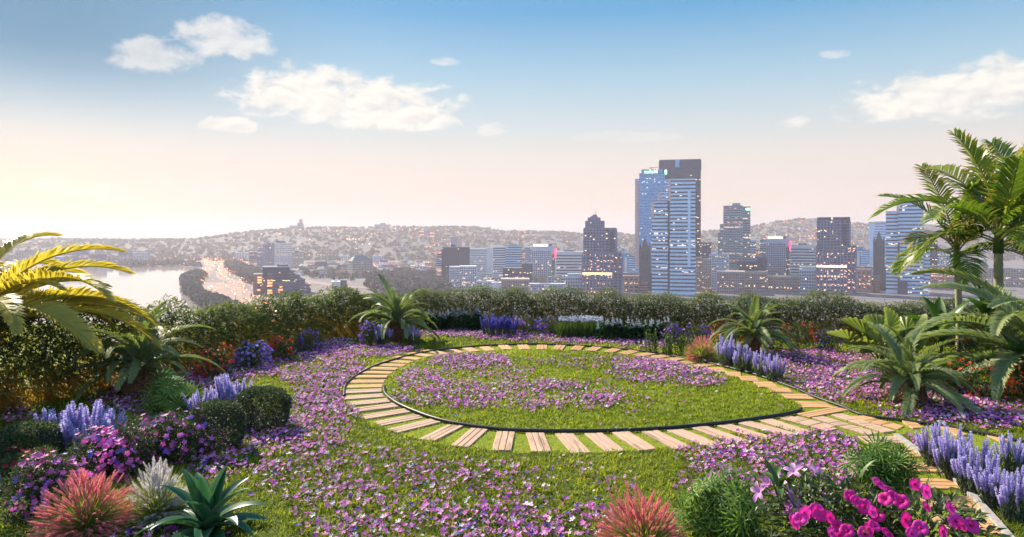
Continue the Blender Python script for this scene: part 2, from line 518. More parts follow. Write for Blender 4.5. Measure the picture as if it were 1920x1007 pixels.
for hi, Q_ in enumerate(HW):
    acc = 0
    for i in range(len(Q_) - 1):
        seg = (Q_[i + 1] - Q_[i]); acc += seg.length
        while acc > 26 and nl < 235:
            acc -= 26 + random.uniform(-6, 10)
            q = Q_[i] + seg * random.random()
            nrm = Vector((-seg.y, seg.x, 0)).normalized() * random.choice((-1, 1)) * random.uniform(3, 18)
            o = bpy.data.objects.new('street_lamp', lm[0 if random.random() < .6 else (1 if random.random() < .75 else 2)])
            C.objects.link(o); o.location = q + nrm; o.rotation_euler.z = random.uniform(0, 6.28); nl += 1
            tag(o, 'small glowing street lamp along the winding highways by the river', 'street lamp', 'street lamps along the highways')
# lights too many to count, over the slopes and the valley
def lights(n, xr, yr, mat, name, label, clump, hill=True, r=(1.2, 2.2)):
    ctr = [(random.uniform(*xr), random.uniform(*yr)) for _ in range(clump)]
    V, F = [], []
    for i in range(3):
        for j in range(6):
            a, b = math.pi * i / 2, 2 * math.pi * j / 6
            V.append((math.sin(a) * math.cos(b), math.sin(a) * math.sin(b), math.cos(a)))
    F = [(i * 6 + j, (i + 1) * 6 + j, (i + 1) * 6 + (j + 1) % 6, i * 6 + (j + 1) % 6) for i in range(2) for j in range(6)]
    L = []
    for k in range(n):
        c = random.choice(ctr)
        s = random.gauss(0, 1)
        px, Y = c[0] + s * 26 + random.gauss(0, 6), c[1] + s * (random.choice((-200, 200))) + random.gauss(0, 60)
        Y = min(max(Y, yr[0]), yr[1])
        L.append(((px - 960) / FL * Y, Y, (max(hill_z(px, Y), G) if hill else G) + 9))
    L = np.array(L); S = rng.uniform(*r, n) * L[:, 1] / 3000
    mb_ = MB(); mb_.scatter(V, F, np.eye(3)[None] * S[:, None, None], L, np.zeros(n))
    tag(mb_.build(name, mat), label, 'city lights', kind='stuff')
lights(190, (700, 1180), (3000, 4700), m_lamp, 'hillside_lights', 'scattered orange lights on the far hillside behind downtown', 22)
lights(220, (1400, 1660), (3000, 4700), m_lamp, 'hillside_lights', 'bright orange lights on the hillside right of the glass towers', 16)
lights(160, (300, 560), (2400, 3300), m_lamp, 'valley_lights', 'orange lights spread over the valley by the river', 16, False)
lights(70, (500, 760), (3200, 4900), m_lampw, 'hillside_lights', 'pale lights along the hazy left ridge', 14)
lights(120, (560, 930), (1750, 2600), m_lampw, 'valley_lights', 'pale lights among the low valley buildings', 16, False, (.9, 1.6))
lights(90, (560, 930), (1750, 2600), m_lampr, 'valley_lights', 'red and orange lights on the valley floor left of downtown', 12, False, (.9, 1.6))
lights(150, (380, 520), (1350, 2000), m_lamp, 'traffic_lights', 'glowing traffic on the riverside road junction', 9, False, (.9, 1.7))

# ---------------------------------------------------------------- buildings
def wall_mat(name, a, b, rough=.75, scale=.08):
    return plain_mat(name, a, b, scale, rough, .25, coord='Object')
def glass_mat(name, dark, lit_p, lit=(1.0, 0.72, 0.42), cw=3.0, strength=1.6, rough=.18, spec=.6, metal=0.0):
    """window band: dark panes between thin mullions, some rooms lit"""
    m, T, out = new_mat(name)
    tcd = T.n('ShaderNodeTexCoord'); oi = T.n('ShaderNodeObjectInfo')
    x, y, z = T.sep(tcd.outputs['Object'])
    s = T.m('DIVIDE', T.m('ADD', x, T.m('MULTIPLY', y, 1.0)), cw)
    cell = T.m('FLOOR', s)
    wn_ = T.n('ShaderNodeTexWhiteNoise', noise_dimensions='2D')
    zz = T.m('FLOOR', T.m('DIVIDE', z, 9.0))
    T.l(T.xyz(cell, T.m('ADD', T.m('MULTIPLY', oi.outputs['Random'], 917.0), T.m('MULTIPLY', zz, 31.0)), 0.0), wn_.inputs['Vector'])
    wr = T.n('ShaderNodeTexWhiteNoise', noise_dimensions='1D')
    T.l(T.m('MULTIPLY', oi.outputs['Random'], 371.0), wr.inputs['W'])
    thr = T.m('MULTIPLY', lit_p * 2.2, T.m('POWER', wr.outputs['Value'], 4.0))
    on = T.m('LESS_THAN', wn_.outputs['Value'], thr)
    fr = T.m('FRACT', s)
    pane = T.m('MULTIPLY', T.m('GREATER_THAN', fr, 0.12), 1.0)
    vc = T.mix(T.m('MULTIPLY', wn_.outputs['Value'], 0.7), dark, tuple(min(1, c * 1.9 + .01) for c in dark))
    col = T.mix(pane, tuple(c * 1.6 for c in dark), vc)
    p_ = princ(T, col, rough, spec, metal, lit, T.m('MULTIPLY', T.m('MULTIPLY', on, pane), strength * .75))
    T.l(p_.outputs[0], out.inputs[0])
    return m
WM = {
    'pale': wall_mat('pale_concrete', (0.42, 0.50, 0.64), (0.35, 0.42, 0.56)),
    'white': wall_mat('white_panels', (0.60, 0.62, 0.68), (0.50, 0.53, 0.60)),
    'stone': wall_mat('warm_stone', (0.40, 0.34, 0.32), (0.30, 0.26, 0.25)),
    'pink': wall_mat('pink_stone', (0.40, 0.27, 0.26), (0.30, 0.20, 0.20)),
    'brick': wall_mat('red_brick', (0.28, 0.13, 0.11), (0.20, 0.09, 0.08)),
    'greystone': wall_mat('grey_stone', (0.17, 0.185, 0.32), (0.12, 0.13, 0.25)),
    'green': wall_mat('grey_green_stone', (0.30, 0.38, 0.42), (0.23, 0.30, 0.35)),
    'dark': wall_mat('dark_panels', (0.04, 0.055, 0.13), (0.028, 0.04, 0.095)),
    'navy': wall_mat('navy_steel', (0.012, 0.028, 0.085), (0.008, 0.02, 0.06), .45),
    'blue': wall_mat('blue_glass_wall', (0.13, 0.40, 0.66), (0.10, 0.31, 0.56), .3),
    'silver': wall_mat('silver_bands', (0.48, 0.68, 0.88), (0.40, 0.59, 0.81), .35),
    'rose': wall_mat('rose_edge', (0.62, 0.44, 0.42), (0.55, 0.38, 0.37)),  # sunlit pink put into the colour; the thin hill tower uses it too
    'spire': wall_mat('sooty_stone', (0.06, 0.075, 0.11), (0.04, 0.05, 0.08)),
    'roof': wall_mat('roof_felt', (0.10, 0.12, 0.15), (0.16, 0.18, 0.21)),
}
GM = {
    'dark': glass_mat('dark_windows', (0.018, 0.028, 0.055), 0.10),
    'mid': glass_mat('office_windows', (0.06, 0.085, 0.13), 0.16, strength=1.2),
    'warm': glass_mat('lit_office_windows', (0.03, 0.035, 0.06), 0.30, (1.0, .50, .28), 2.6, 1.1),
    'blue': glass_mat('blue_windows', (0.06, 0.17, 0.36), 0.10, (1, .86, .66), 3.2, .7, .15, .6),
    'ribbon': glass_mat('ribbon_windows', (0.014, 0.026, 0.06), 0.16, (1, .80, .58), 4.0, .8, .2, .35),
    'steel': glass_mat('steel_tower_windows', (0.012, 0.018, 0.035), 0.20, (1, .62, .38), 4.0, 1.0, .3, .25),
    'orange': glass_mat('orange_lit_windows', (0.04, 0.03, 0.04), 2.5, (1, .34, .12), 2.5, 1.6),
}
m_litpanel = emit_mat('lit_roof_band', (1.0, 0.86, 0.62), 1.5)
m_orangeband = emit_mat('lit_floor_band', (1.0, 0.60, 0.28), 1.8)
m_redsign = emit_mat('red_sign', (1.0, 0.06, 0.16), 1.4)
m_greensign = emit_mat('green_sign', (0.30, 1.0, 0.50), 1.9)
m_signback = plain_mat('sign_backing', (0.03, 0.22, 0.15), None, .1, .5)  # plain dark green board behind the lettering
m_mast = plain_mat('mast_metal', (0.22, 0.2, 0.22), None, 1, .5)
BAND = {}
def box_mesh(name, d, mat):
    key = (name, tuple(round(q, 2) for q in d), mat.name)
    if key not in BAND:
        mb_ = MB(); mb_.box((0, 0, 0), d); BAND[key] = mb_.mesh(name, mat)
    return BAND[key]

class Bld:
    def __init__(s, name, label, cat, px, Y, yaw=0.0, group=None, base=G):
        s.al = math.atan((px - 960) / FL)
        s.Y, s.px, s.base = Y, px, base
        s.r = tag(empty(name, ((px - 960) / FL * Y, Y, base), -s.al + R(yaw)), label, cat, group)
        s.yaw = R(yaw)
    def w(s, dpx): return dpx / FL * s.Y * math.cos(s.al)
    def zt(s, py): return EYE - (py - HZ) / FL * s.Y - s.base     # local height of a photo row
    def x(s, px): return s.w(px - s.px)
    def part(s, name, mb_, mat, smooth=False): return mb_.build(name, mat, s.r, smooth)
    def block(s, x0, x1, yt, depth=30, wall='pale', glass='dark', fh=4.5, wf=.55, yb=None, piers=0, dy=0.0, roof=True, proud=.25, side=0, pw=.35, maxf=60, ncut=0, inset=0.0):
        """a storeyed block: wall, window bands floor by floor, piers; x0..x1 and tops in photo rows"""
        W_, cx = s.w(x1 - x0), s.x((x0 + x1) / 2)
        zb = 0.0 if yb is None else s.zt(yb)
        zt = s.zt(yt); H = zt - zb
        mb_ = MB(); mb_.box((cx, dy, zb + H / 2), (W_, depth, H)); s.part('wall', mb_, WM[wall])
        if roof:
            mb_ = MB()
            mb_.box((cx, dy, zt + .9), (W_ + .8, depth + .8, 1.8)); s.part('roof', mb_, WM['roof' if wall not in ('white', 'pale') else wall])
        if glass:
            n = max(1, int(H / fh)); vis = min(n, maxf)
            me = box_mesh('window_band', (W_ - 2 * inset + 2 * proud, depth + 2 * proud, fh * wf), GM[glass])
            for i in range(vis):
                if i < ncut: continue
                child('window_band', me, s.r, Matrix.Translation((cx, dy, zt - fh * (i + .62))))
        if piers:
            me = box_mesh('pier', (W_ / piers * pw, .9, H), WM[wall])
            for i in range(piers + 1):
                child('pier', me, s.r, Matrix.Translation((cx - W_ / 2 + W_ * i / piers, dy - depth / 2 - .3, zb + H / 2)))
            if side:
                me = box_mesh('pier', (.9, depth / side * pw, H), WM[wall])
                for i in range(side + 1):
                    for sg in (-1, 1):
                        child('pier', me, s.r, Matrix.Translation((cx + sg * (W_ / 2 + .3), dy - depth / 2 + depth * i / side, zb + H / 2)))
        return cx, W_, zt
    def solid(s, name, x0, x1, y0, y1, depth, mat, dy=0.0):
        mb_ = MB()
        zt, zb = s.zt(y0), s.zt(y1)
        mb_.box((s.x((x0 + x1) / 2), dy, (zt + zb) / 2), (s.w(x1 - x0), depth, zt - zb))
        return s.part(name, mb_, WM[mat] if isinstance(mat, str) else mat)
    def mast(s, x, y0, y1, r=.5, name='mast'):
        mb_ = MB(); mb_.tube([(s.x(x), 0, s.zt(y1)), (s.x(x), 0, s.zt(y0))], [r, r * .4], 5)
        s.part(name, mb_, m_mast)

B = Bld('steel_tower', 'tallest dark navy steel tower behind the glass towers', 'skyscraper', 1275, 1720, 0)
B.block(1237, 1313, 303, 70, 'navy', 'steel', 8.2, .45, ncut=4)
B.solid('roof_lip', 1236, 1314, 304, 322, 71.5, 'navy'); B.solid('roof_notch', 1266, 1274, 302, 316, 72.5, 'blue')
B = Bld('glass_tower', 'blue glass tower with chamfered corners and a green rooftop sign', 'skyscraper', 1223, 1560, 0)
B.block(1199, 1246, 328, 52, 'blue', 'blue', 6.6, .5)
B.block(1191, 1255, 338, 38, 'silver', 'blue', 6.6, .5, roof=True)
B.solid('crown', 1203, 1242, 319, 328.5, 40, 'blue')
B.solid('sun_tint_corner', 1191, 1198, 341, 500, 39.2, 'rose')  # pink sunlight on the left corner, put into its colour
B.solid('sign_backing', 1207, 1233, 320, 328, 1.2, m_signback, -26.5)
cu = bpy.data.curves.new('sign_lettering', 'FONT'); cu.body = 'Mellon'; cu.size = B.w(9.2); cu.align_x = 'CENTER'; cu.align_y = 'CENTER'; cu.extrude = .3
cu.materials.append(m_greensign); cu.offset = .12
oc = bpy.data.objects.new('sign_curve', cu); bpy.context.view_layer.update()
sm = bpy.data.meshes.new_from_object(oc); bpy.data.objects.remove(oc)
o = bpy.data.objects.new('sign_lettering', sm); C.objects.link(o); o.parent = B.r
o.location = (B.x(1220.3), -27.6, B.zt(324)); o.rotation_euler = (R(90), 0, 0); o.scale = (-1, 1, 1)
B.solid('corner_sign', 1246, 1250, 320.5, 328.5, 1.0, m_greensign, -20.0)
mb = MB(); mb.tube([(B.x(1217), 0, B.zt(320)), (B.x(1223), 0, B.zt(314.5))], .7, 5); mb.tube([(B.x(1217), 0, B.zt(314.5)), (B.x(1238), 0, B.zt(314))], .6, 5); B.part('roof_crane', mb, m_mast)
B = Bld('striped_tower', 'nearest stepped glass tower with white and dark horizontal stripes', 'skyscraper', 1264, 1320, 0)
B.block(1222.5, 1252, 378, 34, 'silver', 'ribbon', 6.9, .42)
B.block(1256, 1303, 337, 44, 'silver', 'ribbon', 6.9, .42)
B.block(1236, 1256, 360, 30, 'silver', 'blue', 6.9, .5, yb=540, dy=3)
B.solid('dark_recess', 1252, 1256, 378, 600, 30, 'dark', 1)
B.solid('sun_tint_strip', 1254, 1258, 338, 378, 45.5, 'rose'); B.solid('sun_tint_strip', 1234, 1238, 360, 378, 31.5, 'rose', 3); B.solid('sun_tint_strip', 1222, 1226.5, 379, 408, 35.5, 'rose')  # pink strips paint sunlight on the left edges of the tiers
B.solid('corner_facet', 1289, 1294, 358, 500, 45.2, 'silver')
B.mast(1285, 330, 337, .5)
B = Bld('stone_tower', 'dark stepped stone tower with a red-tipped ziggurat top', 'skyscraper', 1124, 1330, 0)
B.block(1092.5, 1150, 475, 40, 'greystone', 'warm', 5.2, .6, piers=9, side=5)
B.block(1150, 1166, 475, 30, 'greystone', 'warm', 5.2, .6, dy=6, piers=2)
B.block(1095, 1134, 429, 36, 'greystone', 'dark', 5.2, .6, yb=475, piers=7)
B.block(1134, 1155, 429, 30, 'greystone', 'dark', 5.2, .6, yb=475, dy=4, piers=2)
B.solid('dark_recess', 1143, 1151, 434, 474, 32, 'dark', 4)
B.block(1098, 1133, 416, 30, 'greystone', 'mid', 4.2, .5, yb=429, piers=9)
B.solid('upper_tier', 1102, 1126, 408, 416, 24, 'greystone'); B.solid('ziggurat', 1107, 1121, 405.5, 408, 16, 'greystone'); B.solid('red_cap', 1111, 1119, 402.5, 405.5, 9, 'brick')
B.mast(1117, 391, 403, .5, 'spire'); B.solid('lit_floor_band', 1092.5, 1147, 510.4, 513.4, 42.5, m_orangeband)
B = Bld('gridded_tower', 'dark flat-topped stone tower with a notched roof among right-hand blocks', 'skyscraper', 1562, 1330, 0)
B.block(1531, 1588, 462, 40, 'greystone', 'warm', 5.2, .6, piers=9, side=5)
B.block(1588, 1604, 462, 30, 'greystone', 'warm', 5.2, .6, dy=6, piers=2)
B.block(1532.5, 1575, 414, 36, 'greystone', 'dark', 5.2, .6, yb=462, piers=7)
B.block(1575, 1593, 414, 30, 'greystone', 'dark', 5.2, .6, yb=462, dy=4, piers=2)
B.solid('roof_block', 1532.5, 1558, 407.6, 414, 34, 'dark'); B.solid('roof_block', 1562, 1593.5, 407.6, 414, 34, 'dark')
B.solid('dark_recess', 1580, 1587, 420, 461, 33, 'dark', 4)
B.solid('lit_floor_band', 1531, 1587, 497.4, 500.4, 42.5, m_orangeband)
B = Bld('terraced_tower', 'grey green tower with a stepped left shoulder and rooftop mast', 'skyscraper', 1381, 1500, 0)
B.block(1357, 1392, 388, 44, 'green', 'warm', 5.0, .45, piers=10)
B.block(1392, 1406.5, 389.5, 34, 'green', 'mid', 5.0, .45, dy=5)
B.block(1350, 1357.5, 422, 36, 'green', 'mid', 5, .45, dy=4); B.block(1346, 1350.5, 438, 32, 'green', 'mid', 5, .45, dy=6)
B.block(1406, 1417, 452, 30, 'pale', 'mid', 5, .5, dy=4)
B.solid('roof_box', 1373, 1388, 381, 388, 16, 'green'); B.mast(1368, 377, 388, .4)
B.solid('corner_sign', 1398, 1406, 391, 394.5, 1.2, m_greensign, -12.8)
def hotel(x, dy_, label, wallk='pale'):
    B = Bld('hotel_tower', label, 'tower', x + 28, 1620, 0)
    B.block(x + 12, x + 48, 463 + dy_, 30, 'pale', 'dark', 4.2, .6, piers=10)
    B.block(x, x + 12, 464 + dy_, 26, 'pale', 'mid', 4.2, .5, dy=4)
    B.block(x + 48, x + 57, 462 + dy_, 26, 'pale', None, dy=5)
    B.solid('lit_sign_band', x + 15, x + 42, 458 + dy_, 462.6 + dy_, 20, m_litpanel); B.solid('roof_box', x + 44, x + 49, 457 + dy_, 462 + dy_, 12, 'dark')
    B.solid('parapet', x + 11.5, x + 48.5, 463 + dy_, 470 + dy_, 31.8, 'pale')
    B.solid('red_sign', x + 55, x + 58.5, 466 + dy_, 483.5 + dy_, 4, m_redsign, -12); B.block(x + 49, x + 55, 478 + dy_, 20, 'dark', 'mid', 5, .5, dy=2)
    B.solid('brick_base', x + 14, x + 40, 517 + dy_, 560, 33, 'pink')
hotel(985, 0, 'pale gridded hotel tower with a red upright sign left of the stepped tower')
hotel(1425, -14, 'pale gridded hotel tower with a red upright sign beside the grey green tower')
def slab(x0, x1, y, label, Y=1520):
    B = Bld('office_block', label, 'office block', (x0 + x1) / 2, Y, 0)
    B.block(x0, x1, y + 5, 30, 'white', 'ribbon', 6.2, .42); B.solid('white_attic', x0, x1, y, y + 5, 30.6, 'white'); B.solid('roof_box', x0 + 14, x1 - 18, y - 2.5, y, 10, 'roof')  # attic band in the same white panels as the wall
slab(1043, 1094, 471, 'white office block with dark ribbon windows left of the stepped tower')
slab(1483, 1531, 459, 'white office block with dark ribbon windows left of the notched tower')
B = Bld('office_block', 'dark brown slab with a rooftop box and few lit windows', 'tower', 854, 1650, 0)
B.block(829, 880, 464, 26, 'dark', 'dark', 4.6, .5, piers=16); B.solid('roof_box', 845, 854, 458.5, 464, 10, 'dark')
B.block(818.5, 829, 467, 20, 'pale', 'warm', 5, .5, dy=5)
B = Bld('office_block', 'low white office block with a grid of small windows before the dark slab', 'office block', 868, 1420, 0)
B.block(843, 862, 501, 26, 'white', 'mid', 4.6, .5, piers=7); B.block(862, 893, 500, 30, 'white', 'dark', 4.6, .5, piers=9, dy=-1)
B = Bld('office_block', 'wide pale slab with faint stripes right of the dark slab', 'office block', 902, 1850, 0)
B.block(879, 912, 467, 26, 'white', 'mid', 4.6, .35); B.block(912, 926, 465, 26, 'white', None, dy=2)
B = Bld('office_block', 'striped pale office tower with a darker right face', 'office block', 951, 1680, 0)
B.block(925, 948, 463, 30, 'white', 'mid', 5.4, .5); B.block(948, 978, 461.5, 34, 'silver', 'ribbon', 5.4, .5, dy=-1)
def blackblock(x, dy_, label):
    B = Bld('office_block', label, 'office block', x + 27, 1460, 0)
    B.block(x, x + 38, 503 + dy_, 26, 'dark', 'dark', 5, .4); B.block(x + 36, x + 55, 495 + dy_, 22, 'dark', 'dark', 5, .4, dy=3); B.solid('roof_tank', x + 40, x + 46, 490 + dy_, 495 + dy_, 6, 'green')
blackblock(943, 0, 'black low office block behind the round pink building')
blackblock(1382, -12, 'black low office block behind the long arcaded building')
def rotunda(x0, x1, y, label, Y=1340):
    B = Bld('civic_building', label, 'building', (x0 + x1) / 2, Y, 0)
    B.block(x0, x1, y + 3, 40, 'pink', 'mid', 5.2, .55, piers=12)
    B.solid('cornice', x0 - 1.5, x1 + 1.5, y, y + 3, 43, 'stone')
rotunda(941, 991, 522, 'pink stone building with a heavy cornice above the hedge')
rotunda(1345, 1395, 508, 'long pink arcaded building with floodlit walls and steam')
rotunda(1396, 1437, 509, 'narrow pink building below the black low block at right', 1400)
rotunda(1440, 1500, 517, 'low stone building with a wide cornice before the white ribbon block', 1400)
B = Bld('low_building', 'small bright white box just above the hedge', 'building', 931, 1345, 0)
B.block(922, 941, 531, 20, 'white', None); B.solid('roof_box', 926, 934, 528, 531, 6, 'pale')
def colonnade(x0, x1, y, label):
    B = Bld('civic_building', label, 'building', (x0 + x1) / 2, 1350, 0)
    B.block(x0, x1, y + 6, 30, 'pale', 'dark', 6, .7, piers=10); B.solid('cornice', x0 - 1, x1 + 1, y + 4, y + 7, 32, 'pale'); B.solid('attic', x0 + 3, x1 - 2, y, y + 4, 26, 'green')
colonnade(1061, 1092, 513, 'pale colonnaded building at the foot of the stepped tower')
colonnade(1500, 1531, 500, 'pale colonnaded building at the foot of the notched tower')
def civic(x, dy_, label1, label2, label3):
    B = Bld('civic_building', label1, 'building', x + 14, 1365, 0)
    B.block(x, x + 27, 519 + dy_, 30, 'pink', 'warm', 7, .4, piers=3); B.solid('cornice', x - 2, x + 28.5, 516 + dy_, 519 + dy_, 33, 'pink'); B.solid('back_wing', x - 4, x + 30, 512 + dy_, 516 + dy_, 12, 'roof', 8)
    B = Bld('brick_building', label2, 'building', x + 33, 1350, 0); B.block(x + 29, x + 44, 531 + dy_, 20, 'brick', 'dark', 5, .4)
    B = Bld('glass_building', label3, 'office block', x + 12, 1600, 0)
    B.block(x - 2, x + 13, 476 + dy_, 26, 'blue', 'blue', 5, .55); B.block(x + 8, x + 24, 482 + dy_, 24, 'silver', 'blue', 5, .5, dy=-5); B.block(x + 1, x + 6, 484 + dy_, 20, 'white', None, dy=-8)
civic(1170, 0, 'pink palazzo with a deep cornice right of the stepped tower', 'red brick building before the dark church spire near the striped tower', 'blue glass block behind the pink palazzo beside the stepped tower')
civic(1606, -12, 'pink palazzo with a deep cornice right of the notched tower', 'red brick building before the dark church spire at right', 'blue glass block behind the pink palazzo beside the notched tower')
def church(x, dy_, label):
    B = Bld('church_tower', label, 'church tower', x, 1400, 0)
    w_ = B.w(20); zt = B.zt(468 + dy_); za = B.zt(452 + dy_)
    mb_ = MB(); mb_.box((0, 0, zt / 2), (w_, w_, zt)); B.part('wall', mb_, WM['spire'])
    mb_ = MB(); mb_.add([(-w_ * .42, -w_ * .42, zt), (w_ * .42, -w_ * .42, zt), (w_ * .42, w_ * .42, zt), (-w_ * .42, w_ * .42, zt), (0, 0, za + 8)], [(0, 1, 4), (1, 2, 4), (2, 3, 4), (3, 0, 4)]); B.part('spire', mb_, WM['spire'])
    for sx_ in (-1, 1):
        for sy_ in (-1, 1):
            mb_ = MB(); q = w_ * .46; mb_.box((sx_ * q, sy_ * q, zt / 2 + 3), (w_ * .16, w_ * .16, zt + 6))
            mb_.add([(sx_ * q + a * w_ * .08, sy_ * q + b * w_ * .08, zt + 6.0) for a, b in ((-1, -1), (1, -1), (1, 1), (-1, 1))] + [(sx_ * q, sy_ * q, zt + 15)], [(0, 1, 4), (1, 2, 4), (2, 3, 4), (3, 0, 4)])
            B.part('pinnacle', mb_, WM['spire'])
    for dx in (-.2, .2):
        mb_ = MB(); mb_.box((dx * w_, -w_ / 2 - .1, zt - 14), (w_ * .17, .6, 16)); B.part('belfry_opening', mb_, GM['dark'])
    mb_ = MB(); mb_.box((B.w(13), 4, (zt - 46) / 2), (B.w(10), 18, zt - 46)); B.part('nave', mb_, WM['spire'])
church(1209.5, 0, 'dark pointed church tower left of the striped tower')
church(1648, -12, 'dark pointed church tower left of the right striped tower')
B = Bld('glass_tower', 'hazy pale glass tower behind the right church spire', 'skyscraper', 1648, 1900, 0)
B.block(1629, 1640, 418, 40, 'silver', None); B.block(1640, 1667, 417, 44, 'silver', 'blue', 7, .5)
B = Bld('striped_tower', 'stepped striped glass tower behind the areca palms', 'skyscraper', 1706, 1320, 0)
B.block(1661, 1684, 398, 34, 'silver', 'ribbon', 6.9, .42); B.block(1684, 1731, 376, 44, 'silver', 'ribbon', 6.9, .42); B.block(1731, 1743, 455, 36, 'silver', 'ribbon', 6.9, .42, dy=2)
B.solid('sun_tint_strip', 1682, 1686, 377, 398, 45.5, 'rose'); B.solid('dark_recess', 1683.5, 1687, 455, 600, 45.4, 'dark'); B.mast(1681, 370, 398, .4)  # pink strip paints sunlight on the main block's left edge
B.solid('entrance_block', 1686, 1702, 528, 600, 50, 'dark')
B = Bld('office_block', 'dark teal block right of the tallest steel tower', 'office block', 1323, 1560, 0)
B.block(1313, 1333, 456, 30, 'dark', 'mid', 5, .4)
B = Bld('brick_building', 'rosy brick building right of the nearest striped tower', 'building', 1318, 1380, 0)
B.block(1303, 1316, 484, 26, 'pink', 'mid', 5, .5, piers=4); B.block(1316, 1333, 487, 26, 'stone', 'warm', 5, .5, piers=5, dy=-2)
B = Bld('office_block', 'broad pale low block before the grey green tower', 'building', 1345, 1450, 0)
B.block(1330, 1366, 478, 26, 'pale', 'mid', 5, .4, piers=8); B.block(1366, 1384, 500, 26, 'green', 'mid', 5, .4)
for (x0, x1, y, Y, w_, g_, lab) in [
        (1417, 1428, 470, 1750, 'pink', 'warm', 'small pink block right of the grey green tower'),
        (1743, 1757, 452, 1500, 'dark', 'dark', 'dark slab right of the striped tower behind palms'),
        (1757, 1800, 470, 1600, 'pale', 'mid', 'pale office block behind the areca palm stems'),
        (1745, 1790, 500, 1420, 'pink', 'warm', 'pink low building behind the areca palm stems'),
        (1800, 1850, 486, 1700, 'white', 'ribbon', 'white block between the two palm stems'),
        (1860, 1925, 505, 1500, 'stone', 'mid', 'stone low building at the right edge behind palms'),
        (1604, 1628, 470, 1900, 'pale', 'mid', 'hazy pale block right of the notched tower'),
        (893, 925, 528, 1430, 'white', 'mid', 'low white block right of the small-windowed office'),
        (990, 1061, 533, 1380, 'pale', 'mid', 'long low pale block between the pink rotunda and colonnade'),
        (1028, 1050, 520, 1500, 'green', 'mid', 'low green-roofed block before the white ribbon block'),
        (1155, 1171, 466, 1900, 'pale', 'mid', 'hazy pale block right of the stepped tower'),
        (1440, 1470, 510, 1500, 'green', 'mid', 'low green-roofed block at the foot of the right hotel'),
        (978, 986, 470, 1900, 'pink', 'warm', 'thin pink lit block between the striped office and the hotel')]:
    B = Bld('low_building', lab, 'building', (x0 + x1) / 2, Y, 0)
    B.block(x0, x1, y, 24, w_, g_, 5, .5, piers=max(3, int((x1 - x0) / 5)))
    B.solid('roof_box', x0 + (x1 - x0) * .3, x0 + (x1 - x0) * .6, y - 2.5, y, 8, 'roof')
for k, (n_, xr, yr, Yr, lab, grp) in enumerate([(16, (830, 1090), (506, 528), (1480, 1750), 'low pale block among the downtown roofs left of the stepped tower', 'low blocks left of the stepped tower'),
        (14, (1300, 1530), (492, 520), (1480, 1800), 'low pale block among the downtown roofs around the grey green tower', 'low blocks around the grey green tower'),
        (8, (1595, 1660), (500, 520), (1480, 1700), 'low pale block among the roofs right of the notched tower', 'low blocks right of the notched tower'),
        (9, (1740, 1915), (496, 520), (1480, 1800), 'low pale block behind the areca canes at the right edge', 'low blocks behind the areca canes')]):
    for i in range(n_):
        x0 = xr[0] + (xr[1] - xr[0]) * (i + random.uniform(.1, .9)) / n_; w_ = random.uniform(11, 24)
        B = Bld('low_block', lab, 'building', x0 + w_ / 2, random.uniform(*Yr), random.uniform(-8, 8), grp)
        yt_ = random.uniform(*yr)
        B.block(x0, x0 + w_, yt_, random.uniform(18, 28), random.choice(('pale', 'pale', 'white', 'silver', 'pink', 'stone', 'greystone')), random.choice(('mid', 'mid', 'dark', 'ribbon')), 5, .45, piers=random.choice((0, 4, 6)))
        B.solid('roof_box', x0 + w_ * .3, x0 + w_ * random.uniform(.5, .8), yt_ - random.uniform(1.5, 3), yt_, 8, 'roof')
# left part of the city
B = Bld('apartment_block', 'row of grey apartment slabs ending in a bright floodlit one', 'apartment block', 515, 2400, 0)
B.block(515, 548, 456, 36, 'white', 'warm', 7, .3, piers=11); B.solid('roof_box', 517, 535, 451.5, 456, 18, 'dark')
B.block(502, 515, 456, 34, 'greystone', 'mid', 6, .4, dy=6); B.block(493, 502, 459, 34, 'greystone', None, dy=9); B.block(483, 493, 461, 34, 'greystone', 'mid', 6, .4, dy=12); B.block(468, 483, 469, 34, 'greystone', 'warm', 6, .4, dy=15)
B = Bld('brick_building', 'low brown block right of the floodlit apartment slab', 'building', 558, 2350, 0)
B.block(548, 569, 474, 30, 'stone', 'mid', 6, .4, piers=6); B.solid('roof_box', 553, 561, 470, 474, 12, 'brick')
B = Bld('terraced_building', 'dark terraced building with orange-lit piers above the hedge', 'building', 520, 1330, 0)
B.block(493, 543, 501, 50, 'dark', 'dark', 5.2, .35); B.block(543, 553, 508, 46, 'dark', 'mid', 5.2, .35); B.block(553, 563, 516, 44, 'dark', 'mid', 5.2, .35); B.block(563, 572, 524, 42, 'dark', 'mid', 5.2, .35); B.block(572, 583, 535, 40, 'dark', 'mid', 5.2, .35)
B.block(476, 493, 514, 40, 'brick', None, dy=-8); B.block(484, 491, 515, 42, 'brick', 'orange', 4.6, .6, dy=-8); B.block(502, 511, 512, 46, 'brick', 'orange', 4.6, .6, dy=-6); B.block(511, 553, 530, 54, 'dark', 'mid', 5.2, .3, dy=-3)
B.block(522, 530, 533, 56, 'brick', 'orange', 5, .5, dy=-4); B.solid('roof_box', 520, 540, 496, 501, 20, 'dark')
B = Bld('stone_block', 'pale stone block with a steep slate roof in the valley', 'building', 674, 1850, 22)
cx, W_, zt = B.block(655, 695, 489, 34, 'stone', 'mid', 6, .3, piers=7, roof=False)
mb = MB(); D_ = 17.5; zr = B.zt(479)
mb.add([(cx - W_ / 2 - 1, -D_, zt), (cx + W_ / 2 + 1, -D_, zt), (cx + W_ / 2 + 1, D_, zt), (cx - W_ / 2 - 1, D_, zt), (cx - W_ / 4, 0, zr), (cx + W_ / 4, 0, zr)], [(0, 1, 5, 4), (1, 2, 5), (2, 3, 4, 5), (3, 0, 4)])
B.part('gabled_roof', mb, WM['roof'])
